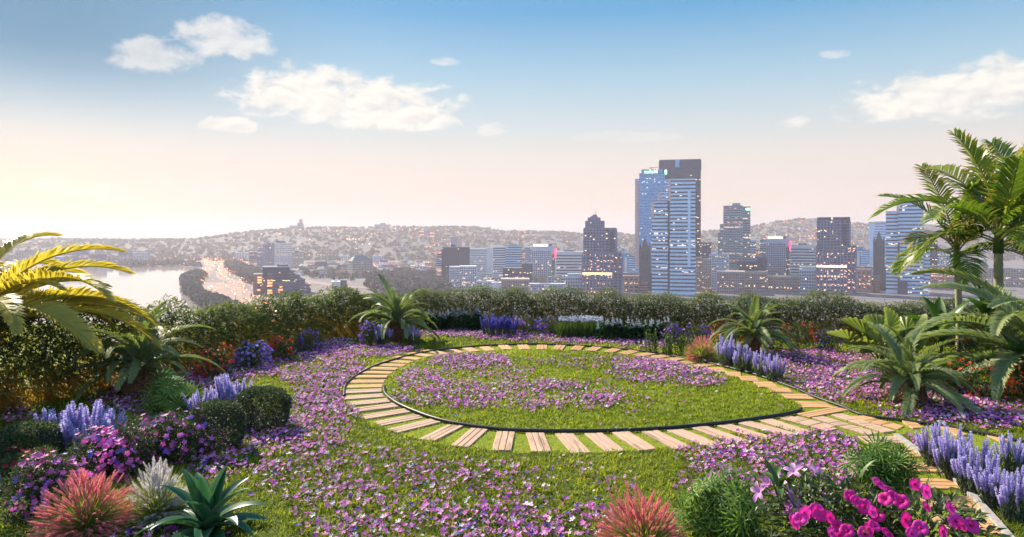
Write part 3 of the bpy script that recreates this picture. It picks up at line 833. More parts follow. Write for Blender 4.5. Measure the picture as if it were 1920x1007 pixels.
for (x0, x1, y, Y, w_, g_, lab, fl) in [
        (592, 612, 491, 2250, 'dark', 'mid', 'dark flat block left of a lit low hall in the valley', 0),
        (612, 637, 494, 2300, 'stone', 'warm', 'long lit low hall in the valley', 0),
        (637, 655, 497, 2150, 'dark', 'dark', 'dark low block left of the steep-roofed stone block', 0),
        (622, 638, 529, 1420, 'white', None, 'white low shed by the road above the hedge', 0),
        (638, 650, 526, 1440, 'dark', None, 'dark annex beside the white low shed', 0),
        (640, 652, 479, 2900, 'white', 'mid', 'small pale tower with a lit top beyond the steep-roofed block', 0),
        (700, 716, 480, 2700, 'pale', 'mid', 'small hazy block at the foot of the hill', 0),
        (753, 768, 496, 2300, 'stone', 'warm', 'low dark-roofed hall beside the steaming yard', 0),
        (770, 798, 499, 2200, 'white', 'warm', 'long low white building with lit windows right of the steaming yard', 0),
        (798, 818, 494, 2150, 'pink', 'warm', 'pink low building left of the dark slab', 0),
        (335, 352, 487, 2900, 'white', None, 'small bright white shed on the far river bank', 0),
        (443, 468, 474, 3000, 'white', 'warm', 'long bright low roof left of the apartment slabs', 0),
        (118, 137, 461, 2600, 'stone', 'mid', 'tall hazy block with a white edge across the river', 0),
        (137, 168, 463, 2580, 'greystone', 'mid', 'broad tall hazy block in the group across the river', 0),
        (170, 200, 477, 2500, 'greystone', 'mid', 'squat hazy block right of the tall ones across the river', 0),
        (224, 248, 470, 2750, 'greystone', 'mid', 'hazy cube-like block alone across the river', 0),
        (250, 276, 474, 2800, 'pale', 'mid', 'hazy ribbed block beside the cube-like one across the river', 0),
        (80, 118, 482, 2450, 'pale', 'mid', 'white balconied block across the river behind palm fronds', 0),
        (30, 80, 470, 2700, 'stone', 'mid', 'sunlit block across the river behind the palm fronds', 0)]:
    B = Bld('low_building' if y > 485 else 'tower_block', lab, 'building', (x0 + x1) / 2, Y, 0)
    B.block(x0, x1, y, 30, w_, g_, 5.5, .45, piers=max(3, int((x1 - x0) / 5)) if g_ else 0)
    B.solid('roof_box', x0 + (x1 - x0) * .3, x0 + (x1 - x0) * .65, y - 2.2, y, 10, 'roof')
B = Bld('tower_crane', 'thin tower crane over the blocks across the river', 'crane', 172, 2600, 0)
B.mast(172, 455, 500, 1.2); mb = MB(); mb.tube([(B.x(160), 0, B.zt(461)), (B.x(224), 0, B.zt(468))], .9, 5); mb.tube([(B.x(172), 0, B.zt(455)), (B.x(205), 0, B.zt(466))], .3, 4); B.part('jib', mb, m_mast)
# on the hill crest
def crest_b(name, label, cat, px, Y, base_px, blocks, mast=None):
    z = float(hill_z(base_px, Y)) - 6
    B = Bld(name, label, cat, px, Y, 0, base=z)
    for (x0, x1, y, w_, g_) in blocks: B.block(x0, x1, y, 60, w_, g_, 9, .4, roof=False)
    if mast: B.mast(*mast)
crest_b('university_tower', 'hazy stepped university tower on the left ridge', 'tower', 555, 4950, 555, [(543, 570, 423, 'greystone', None), (557, 569, 418, 'greystone', None), (561, 567, 411, 'greystone', None)])
crest_b('hilltop_hospital', 'wide hazy hilltop block with a tall thin mast', 'building', 718, 4950, 718, [(702, 733, 421, 'greystone', 'mid'), (713, 723, 418, 'greystone', None)], (727.5, 378, 421, 1.2))
crest_b('hilltop_block', 'low lit hilltop row left of the mast block', 'building', 650, 4900, 650, [(640, 668, 431, 'stone', 'warm'), (668, 700, 428, 'greystone', 'mid')])
crest_b('twin_towers', 'twin hill towers with orange-lit edges', 'tower', 800, 3900, 800, [(787, 795, 432, 'stone', 'orange'), (795, 806, 432.5, 'greystone', None), (806, 814, 432, 'stone', 'orange')])
crest_b('hill_tower', 'hazy pink block with a red rooftop sign behind the dark slab', 'tower', 856, 3000, 856, [(845, 857, 444, 'greystone', None), (857, 866, 442.5, 'pink', None)])
crest_b('hill_tower', 'thin pale tower on the hill just left of the stepped tower', 'tower', 1090, 3100, 1090, [(1087, 1093, 447, 'rose', None)])

# small houses and sheds on the valley floor and the slopes
hm = []
for wc, rc in (('white', 'roof'), ('stone', 'brick'), ('pink', 'roof'), ('pale', 'dark')):
    mb = MB(); mb.box((0, 0, 3.5), (14, 11, 7))
    mb.add([(-7.6, -6.2, 7), (7.6, -6.2, 7), (7.6, 6.2, 7), (-7.6, 6.2, 7), (-7.6, 0, 11), (7.6, 0, 11)], [(0, 1, 5, 4), (1, 2, 5), (2, 3, 4, 5), (3, 0, 4)], .5, 1)
    hm.append(mb.mesh('small_house', [WM[wc], WM[rc]]))
for k, (n_, xr, yr, hill, lab, grp) in enumerate([(70, (560, 830), (1900, 2650), False, 'tiny pitched-roof house on the valley floor left of downtown', 'houses on the valley floor'),
        (60, (680, 1170), (2950, 4300), True, 'tiny pitched-roof house on the hazy slope behind downtown', 'houses on the slope behind downtown'),
        (60, (1405, 1640), (2950, 4300), True, 'tiny pitched-roof house on the slope right of the grey green tower', 'houses on the right-hand slope')]):
    for i in range(n_):
        px, Y = random.uniform(*xr), random.uniform(*yr)
        o = bpy.data.objects.new('small_house', hm[i % 4]); C.objects.link(o)
        o.location = ((px - 960) / FL * Y, Y, (float(hill_z(px, Y)) if hill else G) - .5); o.rotation_euler.z = random.uniform(-.6, .6)
        s_ = random.uniform(.9, 1.7); o.scale = (s_ * random.uniform(.9, 1.8), s_, s_)
        tag(o, lab, 'house', grp)

# steam
m_steam, T, out = new_mat('steam')
pv = T.n('ShaderNodeVolumePrincipled')
pv.inputs['Color'].default_value = (1, .97, .95, 1); pv.inputs['Density'].default_value = 0.04
T.l(pv.outputs[0], out.inputs['Volume'])
def steam(px, py, Y, hpx, lean, label, r=1.0):
    s_ = Y / FL
    x0, z0 = (px - 960) * s_, EYE - (py - HZ) * s_
    mb_ = MB()
    pts = [((x0 + lean * s_ * t ** 1.4 + random.uniform(-1, 1) * s_), Y, z0 + hpx * s_ * t) for t in np.linspace(0, 1, 9)]
    mb_.tube(pts, [s_ * r * (1.2 + 4.2 * t * (1.15 - t * .75) + random.uniform(-.3, .4)) for t in np.linspace(0, 1, 9)], 9)
    tag(mb_.build('steam_plume', m_steam, smooth=True), label, 'steam', kind='stuff')
steam(334, 478, 2900, 36, 22, 'white steam plume rising by the far river bank')
steam(455, 475, 3000, 22, 14, 'white steam plume left of the apartment slabs')
steam(553, 472, 2450, 24, 10, 'white steam plume behind the floodlit apartment slab')
steam(747, 505, 2250, 34, -8, 'thin steam plume over the orange yard in the valley')
steam(1392, 548, 1330, 40, -14, 'white steam drifting before the pink arcaded building', 1.6)
steam(1355, 552, 1330, 30, 10, 'second wisp of steam at the foot of the grey green tower', 1.3)

# air
m_haze, T, out = new_mat('haze')
pv = T.n('ShaderNodeVolumePrincipled')
pv.inputs['Color'].default_value = (0.75, 0.71, 0.79, 1)
pv.inputs['Density'].default_value = 1.25e-4
pv.inputs['Anisotropy'].default_value = 0.15
T.l(pv.outputs[0], out.inputs['Volume'])
mb = MB(); mb.box((0, 6900, (G - 2 + 215) / 2), (30000, 15600, 215 - G + 2))
tag(mb.build('haze', m_haze), kind='stuff')

# ================================================================ the roof garden
def gpts(l): return np.array([ground(a, b) for a, b in l])
def smooth_closed(P, k=8, closed=True):
    P = np.asarray(P); n = len(P); out = []
    for i in range(n if closed else n - 1):
        if closed: a, b, c, d = P[i - 1], P[i], P[(i + 1) % n], P[(i + 2) % n]
        else: a, b, c, d = P[max(i - 1, 0)], P[i], P[i + 1], P[min(i + 2, n - 1)]
        for j in range(k):
            t = j / k
            out.append(0.5 * ((2 * b) + (c - a) * t + (2 * a - 5 * b + 4 * c - d) * t * t + (3 * b - a - 3 * c + d) * t ** 3))
    if not closed: out.append(P[-1])
    return np.array(out)
def inside(poly, x, y):
    r = np.zeros(np.shape(x), bool)
    for i in range(len(poly)):
        a, b = poly[i], poly[i - 1]
        c = (a[1] > y) != (b[1] > y)
        with np.errstate(divide='ignore', invalid='ignore'):
            r ^= c & (x < (b[0] - a[0]) * (y - a[1]) / (b[1] - a[1] + 1e-12) + a[0])
    return r
# outline of the flower disc (ends in a point at the right), walked clockwise as seen in the photo
disc = smooth_closed(gpts([(720, 736), (728, 712), (752, 692), (795, 674), (850, 665), (925, 659), (1000, 657), (1080, 659), (1160, 665), (1240, 677), (1300, 689),
                           (1361, 704), (1417, 722), (1469, 745), (1498, 760), (1503, 769), (1490, 777), (1440, 786), (1350, 798), (1250, 807), (1150, 812),
                           (1050, 813), (960, 811), (880, 802), (820, 790), (770, 772), (737, 755)]), 6)
outer = smooth_closed(gpts([(645, 746), (650, 722), (680, 700), (722, 682), (800, 662), (900, 651), (1000, 647.5), (1100, 651), (1200, 660), (1300, 677),
                            (1400, 700), (1480, 727), (1530, 748), (1580, 766), (1620, 782), (1700, 793), (1790, 806), (1900, 828), (2050, 860)]), 6, False)
NPL = 128
pathpoly = gpts([(640, 745), (650, 718), (720, 680), (800, 660), (900, 648), (1000, 645), (1200, 657), (1400, 698), (1580, 766), (1700, 793), (1900, 828), (2000, 848), (1960, 870), (1800, 835), (1690, 815),
                 (1735, 860), (1790, 903), (1830, 943), (1900, 1030), (1740, 1030), (1700, 960), (1660, 900), (1612, 850), (1604, 822), (1480, 800), (1380, 815), (1250, 840), (1120, 850), (950, 850), (850, 838), (760, 818), (690, 792)])
stripe_edge = smooth_closed(gpts([(1680, 821), (1735, 861), (1790, 904), (1830, 944), (1880, 1000), (1960, 1100)]), 6, False)

# lawn: slab of soil on the terrace building
m_lawn, T, out = new_mat('lawn')
tcd = T.n('ShaderNodeTexCoord')
a = T.noise(tcd.outputs['Object'], 1.6, 6, 0.65); b = T.noise(tcd.outputs['Object'], 38.0, 4, 0.7)
col = T.mix(T.sstep(a, 0.3, 0.7), (0.060, 0.090, 0.014), (0.10, 0.13, 0.020))
col = T.mix(T.m('MULTIPLY', T.sstep(b, 0.62, 0.42), 0.75), col, (0.022, 0.032, 0.008))
T.l(princ(T, col, 0.9, 0.1).outputs[0], out.inputs[0])
def slab(poly, z0, z1):
    n = len(poly); mb_ = MB()
    mb_.add([(x, y, z1) for x, y in poly] + [(x, y, z0) for x, y in poly], [tuple(range(n))[::-1], tuple(range(n, 2 * n))] + [(i, (i + 1) % n, (i + 1) % n + n, i + n) for i in range(n)])
    return mb_
LAWN = [(-16, -5), (-15, 11.5), (-12.3, 18.7), (-9.6, 25.3), (-6.9, 31.6), (0, 31.9), (6.2, 30.5), (13.2, 28.5), (24, 26), (24, -5)]
tag(slab(LAWN, -.4, 0).build('lawn', m_lawn), kind='structure')
m_conc = plain_mat('terrace_concrete', (0.11, 0.11, 0.10), (0.07, 0.07, 0.065), .4, .85)
tag(slab([(-17, -6), (-16, 11.5), (-13.4, 19), (-10.7, 25.6), (-7.7, 33.2), (0, 33.4), (6.5, 32), (13.6, 30), (26, 27.3), (26, -6)], G + .01, -.404).build('terrace_building', m_conc), kind='structure')
m_turf, T, out = new_mat('path_turf')
tcd = T.n('ShaderNodeTexCoord')
a = T.noise(tcd.outputs['Object'], 30.0, 5, 0.7)
T.l(princ(T, T.mix(T.sstep(a, 0.35, 0.65), (0.10, 0.14, 0.012), (0.20, 0.25, 0.025)), 0.9, 0.1).outputs[0], out.inputs[0])
mb = MB(); mb.add([(x, y, .004) for x, y in pathpoly], [tuple(range(len(pathpoly)))]); pt = mb.build('path_turf', m_turf); tag(pt, kind='structure')
bpy.context.view_layer.update()
if pt.data.polygons[0].normal.z < 0: pt.data.flip_normals()

# planks
def plank_mat(name, cols, warm):
  m_plank, T, out = new_mat(name)
  tcd = T.n('ShaderNodeTexCoord'); oi = T.n('ShaderNodeObjectInfo')
  mp = T.n('ShaderNodeMapping'); mp.inputs['Scale'].default_value = (1.2, 14, 6); T.l(tcd.outputs['Object'], mp.inputs[0])
  ad = T.n('ShaderNodeVectorMath', operation='ADD'); T.l(mp.outputs[0], ad.inputs[0]); T.l(T.xyz(T.m('MULTIPLY', oi.outputs['Random'], 50.0), T.m('MULTIPLY', oi.outputs['Random'], 91.0), 0.0), ad.inputs[1])
  g = T.noise(ad.outputs[0], 1.6, 8, 0.65, dist=.6); k = T.noise(ad.outputs[0], .7, 3, 0.5)
  col = T.ramp(g, cols)
  col = T.mix(T.m('MULTIPLY', oi.outputs['Random'], 0.55), col, warm)
  col = T.mix(T.m('MULTIPLY', T.sstep(k, 0.57, 0.70), 0.6), col, (0.10, 0.065, 0.04))
  p = princ(T, col, 0.62, 0.25)
  bu = T.n('ShaderNodeBump'); bu.inputs['Strength'].default_value = .25; bu.inputs['Distance'].default_value = .01
  T.l(g, bu.inputs['Height']); T.l(bu.outputs[0], p.inputs['Normal']); T.l(p.outputs[0], out.inputs[0])
  return m_plank
m_plank = plank_mat('plank_wood', [(0.25, (0.22, 0.125, 0.075)), (0.45, (0.37, 0.245, 0.165)), (0.6, (0.45, 0.315, 0.225)), (0.8, (0.28, 0.17, 0.105))], (0.36, 0.25, 0.19))
m_plank_warm = plank_mat('tan_plank_wood', [(0.25, (0.24, 0.12, 0.045)), (0.45, (0.40, 0.225, 0.10)), (0.6, (0.46, 0.28, 0.135)), (0.8, (0.32, 0.17, 0.07))], (0.44, 0.26, 0.13))
plank_rects = []
def plank(a, b, w, label, group, w2=None):
    """a sleeper of three boards from a to b (ground points)"""
    a, b = np.asarray(a, float), np.asarray(b, float)
    d = b - a; L = np.hypot(*d); w2 = w2 or w
    plank_rects.append((*( (a + b) / 2), math.atan2(d[1], d[0]), L, max(w, w2)))
    mb_ = MB(); nb = 3; gap = .012
    for i in range(nb):
        f0, f1 = i / nb - .5, (i + 1) / nb - .5
        y = [w * f0 + gap / 2, w * f1 - gap / 2, w2 * f1 - gap / 2, w2 * f0 + gap / 2]
        e0, e1 = random.uniform(-.012, .012), random.uniform(-.012, .012)
        x0, x1 = -L / 2 + e0, L / 2 + e1
        c = .006; zt = .045 + random.uniform(-.003, .003)
        V = [(x0, y[0], -.03), (x1, y[3], -.03), (x1, y[2], -.03), (x0, y[1], -.03),
             (x0, y[0], zt - c), (x1, y[3], zt - c), (x1, y[2], zt - c), (x0, y[1], zt - c),
             (x0 + c, y[0] + c, zt), (x1 - c, y[3] + c, zt), (x1 - c, y[2] - c, zt), (x0 + c, y[1] - c, zt)]
        mb_.add(V, [(0, 3, 2, 1), (0, 1, 5, 4), (1, 2, 6, 5), (2, 3, 7, 6), (3, 0, 4, 7), (4, 5, 9, 8), (5, 6, 10, 9), (6, 7, 11, 10), (7, 4, 8, 11), (8, 9, 10, 11)])
    o = mb_.build('path_plank', m_plank_warm if ('tan' in label or 'warm' in label) else m_plank)
    o.location = (*((a + b) / 2), random.uniform(-.018, .004)); o.rotation_euler = (random.uniform(-.012, .012), random.uniform(-.006, .006), math.atan2(d[1], d[0]) + random.uniform(-.03, .03))
    tag(o, label, 'plank', group)
# ring: evenly spaced along the disc's edge, pointing outwards
dl = np.concatenate([[0], np.cumsum(np.hypot(*np.diff(np.vstack([disc, disc[:1]]), axis=0).T))])
def along(s_):
    s_ = s_ % dl[-1]; i = np.searchsorted(dl, s_, 'right') - 1
    a, b = disc[i % len(disc)], disc[(i + 1) % len(disc)]
    t = (s_ - dl[i]) / (dl[i + 1] - dl[i])
    return a + (b - a) * t
tip = int(np.argmin(np.hypot(*(disc - np.array(ground(1503, 769))).T)))
s0 = dl[tip]; n_ring = int((dl[-1] - 1.3) / .57)
cen = disc.mean(0)
for i in range(n_ring):
    s_ = s0 + .35 + i * .57 + random.uniform(-.02, .02)
    q = along(s_); tan_ = along(s_ + .5) - along(s_ - .5); tan_ /= np.hypot(*tan_)
    nrm = np.array([tan_[1], -tan_[0]])
    if np.dot(nrm, q - cen) < 0: nrm = -nrm
    px, py = proj(*q)
    if px > 1320 and py < 775: continue            # right branch is laid below
    if py > 790: nrm = nrm + np.array([.18, .0]); nrm /= np.hypot(*nrm)
    L = 1.0 + .32 * nrm[1] ** 2
    near = py > 730
    plank(q + nrm * .06, q + nrm * (L + random.uniform(-.03, .03)), .375, 'pale weathered plank of the ring path round the flower disc' if near else 'far warm-toned plank of the ring path behind the flower disc', 'planks of the ring path near side' if near else 'planks of the ring path far side')
def quad_plank(q, label, group):
    """plank from photo corners: inner-far, outer-far, outer-near, inner-near"""
    q = gpts(q)
    a, b = (q[0] + q[3]) / 2, (q[1] + q[2]) / 2
    d = (b - a) / np.hypot(*(b - a)); n_ = np.array([-d[1], d[0]])
    plank(a, b, abs(np.dot(q[0] - q[3], n_)), label, group, abs(np.dot(q[1] - q[2], n_)))
zc = lambda l: [(1280 + a / 2.9625, 667 + b / 2.9625) for a, b in l]
gr = 'planks of the right arm of the ring'
for q in ([(172, 72), (242, 71), (225, 96), (140, 93)], [(250, 95), (332, 97), (315, 124), (232, 120)], [(333, 121), (426, 123), (405, 150), (312, 146)], [(418, 149), (528, 152), (500, 182), (400, 180)],
          [(490, 182), (622, 186), (580, 212), (470, 206)], [(572, 218), (726, 220), (700, 248), (552, 246)], [(640, 258), (828, 262), (800, 292), (655, 292)]):
    quad_plank(zc(q), 'short tan plank in the right arm of the ring beside the lavender row', gr)
quad_plank(zc([(640, 330), (868, 287), (905, 312), (700, 352)]), 'broad tan plank at the pointed tip of the flower disc', None)
for q, lab in (([(560, 356), (640, 344), (850, 400), (780, 420)], 'long pale forecourt plank nearest the flower disc tip'),
               ([(738, 350), (790, 342), (1085, 440), (1010, 452)], 'long pale forecourt plank beside the magenta patch, second from the tip'),
               ([(845, 336), (905, 330), (1165, 430), (1092, 438)], 'long pale forecourt plank in the middle of the fork'),
               ([(960, 340), (1020, 338), (1215, 400), (1165, 422)], 'long tan forecourt plank at the edge of the fork'),
               ([(1185, 366), (1255, 372), (1370, 410), (1300, 412)], 'tan plank where the branch path leaves the fork'),
               ([(1400, 400), (1480, 408), (1620, 450), (1540, 455)], 'tan plank of the branch path partly behind lavender spikes'),
               ([(1650, 430), (1730, 440), (1850, 480), (1760, 486)], 'tan plank of the branch path under the dark edging at right')):
    quad_plank(zc(q), lab, 'planks of the forecourt and branch path')
for q, lab in (([(985, 455), (1190, 456), (1235, 496), (1015, 496)], 'pale plank at the top of the right-hand path'),
               ([(1080, 524), (1300, 527), (1345, 571), (1110, 570)], 'orange-tan plank half behind the small fan palm shrub'),
               ([(1150, 598), (1392, 602), (1452, 656), (1180, 650)], 'orange-tan plank right of the small fan palm shrub'),
               ([(1230, 686), (1505, 691), (1562, 751), (1260, 742)], 'orange-tan plank behind the topmost pink petunia blooms'),
               ([(1310, 784), (1622, 796), (1682, 870), (1350, 858)], 'orange-tan plank above the lone round petunia bloom'),
               ([(1400, 900), (1725, 920), (1788, 1004), (1440, 990)], 'orange-tan plank nearest the bottom right corner'),):
    quad_plank(zc(q), lab, 'planks of the right-hand path')
# edging
m_edge = plain_mat('black_edging', (0.014, 0.016, 0.022), (0.03, 0.03, 0.035), 20, .45)
m_stone = plain_mat('kerb_stone', (0.34, 0.32, 0.30), (0.22, 0.21, 0.20), 14, .85, bump=.2)
ii = [i for i in range(len(disc))]
seg = [disc[i % len(disc)] for i in range(tip - 1, tip + len(disc))]
seg = [q for q in seg if proj(*q)[1] > 728 and proj(*q)[0] < 1506]
mb = MB(); mb.tube([(x, y, .055) for x, y in seg if not (proj(x, y)[0] > 1300 and proj(x, y)[1] < 770)], .04, 6)
tag(mb.build('lawn_edging', m_edge, smooth=True), 'black rubber edging along the near rim of the flower disc', 'edging')
mb = MB(); mb.tube([(x, y, .045) for x, y in outer], .035, 6)
tag(mb.build('lawn_edging', m_edge, smooth=True), 'dark thin edging along the outer far side of the ring path', 'edging')
mb = MB()
for i in range(len(stripe_edge) - 1):
    a, b = stripe_edge[i], stripe_edge[i + 1]; d = b - a
    mb.box((*((a + b) / 2), .03), (np.hypot(*d) * .985, .09, .12), M=[[math.cos(math.atan2(d[1], d[0])), -math.sin(math.atan2(d[1], d[0])), 0], [math.sin(math.atan2(d[1], d[0])), math.cos(math.atan2(d[1], d[0])), 0], [0, 0, 1]])
tag(mb.build('stone_edging', m_stone), 'grey stone edging along the right-hand plank path', 'edging')

# ---------------------------------------------------------------- grass and meadow flowers
def field(N, y0=8.4, y1=31.5):
    """points over the visible lawn, evenly dense on the ground"""
    y = y0 + (y1 - y0) * rng.random(N); x = (rng.random(N) * 2 - 1) * 27
    ok = np.abs(x) < y * .78 + 3.0
    return x[ok], y[ok]
def on_planks(x, y, m=.0):
    r = np.zeros(len(x), bool)
    for (cx, cy, a, L, w) in plank_rects:
        dx, dy = x - cx, y - cy
        u_ = dx * math.cos(a) + dy * math.sin(a); v_ = -dx * math.sin(a) + dy * math.cos(a)
        r |= (np.abs(u_) < L / 2 + m) & (np.abs(v_) < w / 2 + m)
    return r
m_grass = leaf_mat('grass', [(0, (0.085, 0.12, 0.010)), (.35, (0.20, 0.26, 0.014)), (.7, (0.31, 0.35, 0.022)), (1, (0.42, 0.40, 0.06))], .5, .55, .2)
x, y = field(1350000)
keep = rng.random(len(x)) < np.clip(14.0 / y, .2, 1) ** 1.5
x, y = x[keep], y[keep]
inpath = inside(pathpoly, x, y) & ~inside(disc, x, y)
pl = on_planks(x, y, -.035)
x, y, inpath = x[~pl], y[~pl], inpath[~pl]
n = len(x)
tuft = nz2d(x, y, .16, 9); tone = nz2d(x, y, 1.7, 4)
S = (rng.uniform(.55, 1.15, n) * (.6 + .7 * tuft)) * np.where(inpath, .55, 1.0)
Vb, Fb = t_blade(.016, .11, .45)
Mg = rotm(rng.uniform(0, 6.283, n), rng.normal(.95, .35, n), rng.normal(0, .5, n), S)
Mg[:, :, 0] *= np.clip(y / 13.0, .9, 1.9)[:, None]
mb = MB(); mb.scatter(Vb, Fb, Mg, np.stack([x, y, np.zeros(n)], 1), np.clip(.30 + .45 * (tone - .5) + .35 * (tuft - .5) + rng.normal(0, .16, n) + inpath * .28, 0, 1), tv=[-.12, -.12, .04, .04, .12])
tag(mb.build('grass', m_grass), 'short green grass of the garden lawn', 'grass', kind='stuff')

# flower drifts: (photo x, y, half-width, half-height, strength)
DR = [(885, 682, 80, 17, .9), (800, 716, 60, 28, .8), (870, 745, 130, 26, .85), (1010, 745, 110, 28, .95), (1110, 752, 60, 22, .7), (1090, 682, 130, 13, .35), (1250, 700, 110, 22, .95), (1190, 684, 70, 13, .6), (1310, 716, 50, 14, .6),
      (930, 700, 80, 22, .3), (1180, 740, 120, 40, .12),
      (780, 920, 300, 55, .55), (900, 985, 330, 45, .95), (700, 985, 150, 40, .9), (575, 825, 75, 55, 1.0), (610, 765, 70, 55, 1.0), (640, 705, 60, 30, 1.0), (560, 700, 50, 25, .8), (700, 870, 110, 35, .35), (620, 900, 60, 40, .5),
      (1420, 865, 150, 55, .95), (1540, 840, 105, 38, 1.0), (1400, 910, 130, 45, .8), (1560, 890, 80, 40, 1.0), (1100, 915, 120, 45, .18), (1180, 975, 120, 40, .15),
      (1620, 718, 150, 42, 1.0), (1560, 690, 110, 24, 1.0), (1520, 672, 90, 14, 1.0), (1640, 672, 90, 12, 1.0), (1800, 775, 150, 26, 1.0), (1880, 790, 70, 22, .9), (1740, 745, 150, 30, .7),
      (440, 850, 110, 55, 1.0), (330, 800, 90, 50, .9), (480, 820, 60, 40, .9), (300, 720, 140, 26, .75), (420, 700, 110, 20, .8), (520, 690, 80, 22, .8), (620, 660, 70, 22, 1.0), (700, 660, 90, 12, .8), (250, 760, 90, 25, .5), (30, 780, 60, 20, .4),
      (860, 628, 130, 7, 1.0), (960, 634, 90, 6, .8), (1120, 642, 160, 5, .8), (1210, 650, 60, 5, .6), (1700, 800, 60, 18, .35), (1740, 830, 60, 25, .5), (1790, 930, 50, 60, .12), (1860, 960, 40, 60, .15), (420, 960, 80, 40, .3), (250, 1000, 120, 30, .4), (1480, 940, 100, 30, .6)]
x, y = field(380000)
px, py = proj(x, y)
d = np.zeros(len(x))
for (a, b, w_, h_, s_) in DR:
    d = np.maximum(d, s_ * np.clip(1.35 - ((px - a) / w_) ** 2 - ((py - b) / h_) ** 2, 0, 1))
d *= np.clip(nz2d(x, y, .55, 8) * 1.1 + nz2d(x, y, .2, 6) * .7 - .15, 0, 1.2)
d = np.maximum(d, .012)
inpath = inside(pathpoly, x, y) & ~inside(disc, x, y)
d = np.where(d < .10, d * .35, np.clip(d * 1.25, 0, 1.1))
keep = (rng.random(len(x)) < d * .66) & ~on_planks(x, y, .02) & ~(inpath & (rng.random(len(x)) < .97))
x, y = x[keep], y[keep]
m_flower = leaf_mat('meadow_petals', [(0, (0.03, 0.03, 0.36)), (.03, (0.06, 0.05, 0.44)), (.05, (0.36, 0.07, 0.44)), (.24, (0.60, 0.12, 0.52)), (.52, (0.74, 0.20, 0.62)), (.70, (0.76, 0.30, 0.66)), (.80, (0.74, 0.42, 0.66)), (.86, (0.80, 0.70, 0.78)), (1, (0.86, 0.84, 0.86))], .35, .6, .15, tcol=(1.1, .9, 1.1))
V, F = t_flower_lo(5, 1.0, .28, .42)
n = len(x)
nd = np.stack([rng.normal(0, .45, n) - .12, rng.normal(0, .45, n) - .30, np.ones(n)], 1)
L = np.stack([x, y, rng.uniform(.05, .125, n)], 1)
mb = MB(); mb.scatter(V, F, normm(nd, rng.uniform(0, 6.3, n), np.clip(rng.lognormal(-3.48, .30, n), .014, .058)), L, rng.random(n), tv=[.0] + [0.0] * 15)
# small dark leaves among the flowers
Vl, Fl = t_leaf(.035, .07, .2, .2)
xl = np.repeat(x, 2) + rng.normal(0, .06, 2 * n); yl = np.repeat(y, 2) + rng.normal(0, .06, 2 * n)
tag(mb.build('meadow_flowers', m_flower), 'drifts of small violet, magenta and white flowers in the lawn', 'meadow flowers', kind='stuff')
m_under = leaf_mat('meadow_leaves', [(0, (0.02, 0.035, 0.008)), (1, (0.085, 0.11, 0.02))], .3)
pk = ~on_planks(xl, yl, .02)
xl, yl = xl[pk], yl[pk]
mb = MB(); mb.scatter(Vl, Fl, rotm(rng.uniform(0, 6.3, len(xl)), rng.normal(.4, .4, len(xl)), rng.normal(0, .5, len(xl)), rng.uniform(.6, 1.3, len(xl))), np.stack([xl, yl, rng.uniform(.01, .07, len(xl))], 1), rng.random(len(xl)))
tag(mb.build('meadow_leaves', m_under), 'small dark leaves under the meadow flowers', 'ground cover', kind='stuff')
print('grass/flowers', n)

# ================================================================ plants
def parts_or_stuff(name, meshes, mats_, parent, mb_stuff=None, limit=100, rest_mat=None):
    """each repeat a child of its own; past the limit the farthest become one mass"""
    for i, M in enumerate(mats_[:limit]):
        child(name, meshes[i % len(meshes)], parent, M)
    if len(mats_) > limit:
        V_, T_, I_, K_, n_ = [], [], [], [], 0
        mb_ = MB()
        for i, M in enumerate(mats_[limit:]):
            me = meshes[i % len(meshes)]
            co = np.empty(len(me.vertices) * 3, np.float32); me.vertices.foreach_get('co', co); co = co.reshape(-1, 3)
            t = np.empty(len(me.vertices), np.float32); me.attributes['tint'].data.foreach_get('value', t)
            vi = np.empty(len(me.loops), np.int32); me.loops.foreach_get('vertex_index', vi)
            lt = np.empty(len(me.polygons), np.int32); me.polygons.foreach_get('loop_total', lt)
            A = np.array(M)
            mb_.V.append(co @ A[:3, :3].T + A[:3, 3]); mb_.T.append(t); mb_.I.append(vi + mb_.n); mb_.K.extend(lt.tolist()); mb_.M.extend([0] * len(lt)); mb_.n += len(co)
        o = mb_.build(name, rest_mat or meshes[0].materials[0], parent); o['kind'] = 'stuff'
def npM(M3, L): 
    A = np.eye(4); A[:3, :3] = M3; A[:3, 3] = L
    return Matrix(A.tolist())

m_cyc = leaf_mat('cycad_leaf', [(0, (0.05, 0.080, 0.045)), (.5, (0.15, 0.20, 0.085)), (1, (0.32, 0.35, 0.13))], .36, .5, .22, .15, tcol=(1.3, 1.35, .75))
m_cyc_glow = leaf_mat('glow_tinted_cycad_leaf', [(0, (0.16, 0.17, 0.03)), (.5, (0.36, 0.34, 0.06)), (1, (0.54, 0.46, 0.10))], .55, .42, .4, .2, tcol=(1.3, 1.15, .6))  # warm golden flare put into the leaf colour
m_areca = leaf_mat('areca_leaf', [(0, (0.035, 0.07, 0.014)), (.45, (0.10, 0.17, 0.02)), (.7, (0.24, 0.28, 0.03)), (.88, (0.40, 0.25, 0.06)), (1, (0.42, 0.20, 0.06))], .42, .4, .4, .35, tcol=(1.3, 1.25, .55))
m_scale = plain_mat('cycad_trunk', (0.22, 0.11, 0.055), (0.085, 0.045, 0.028), 9, .9)

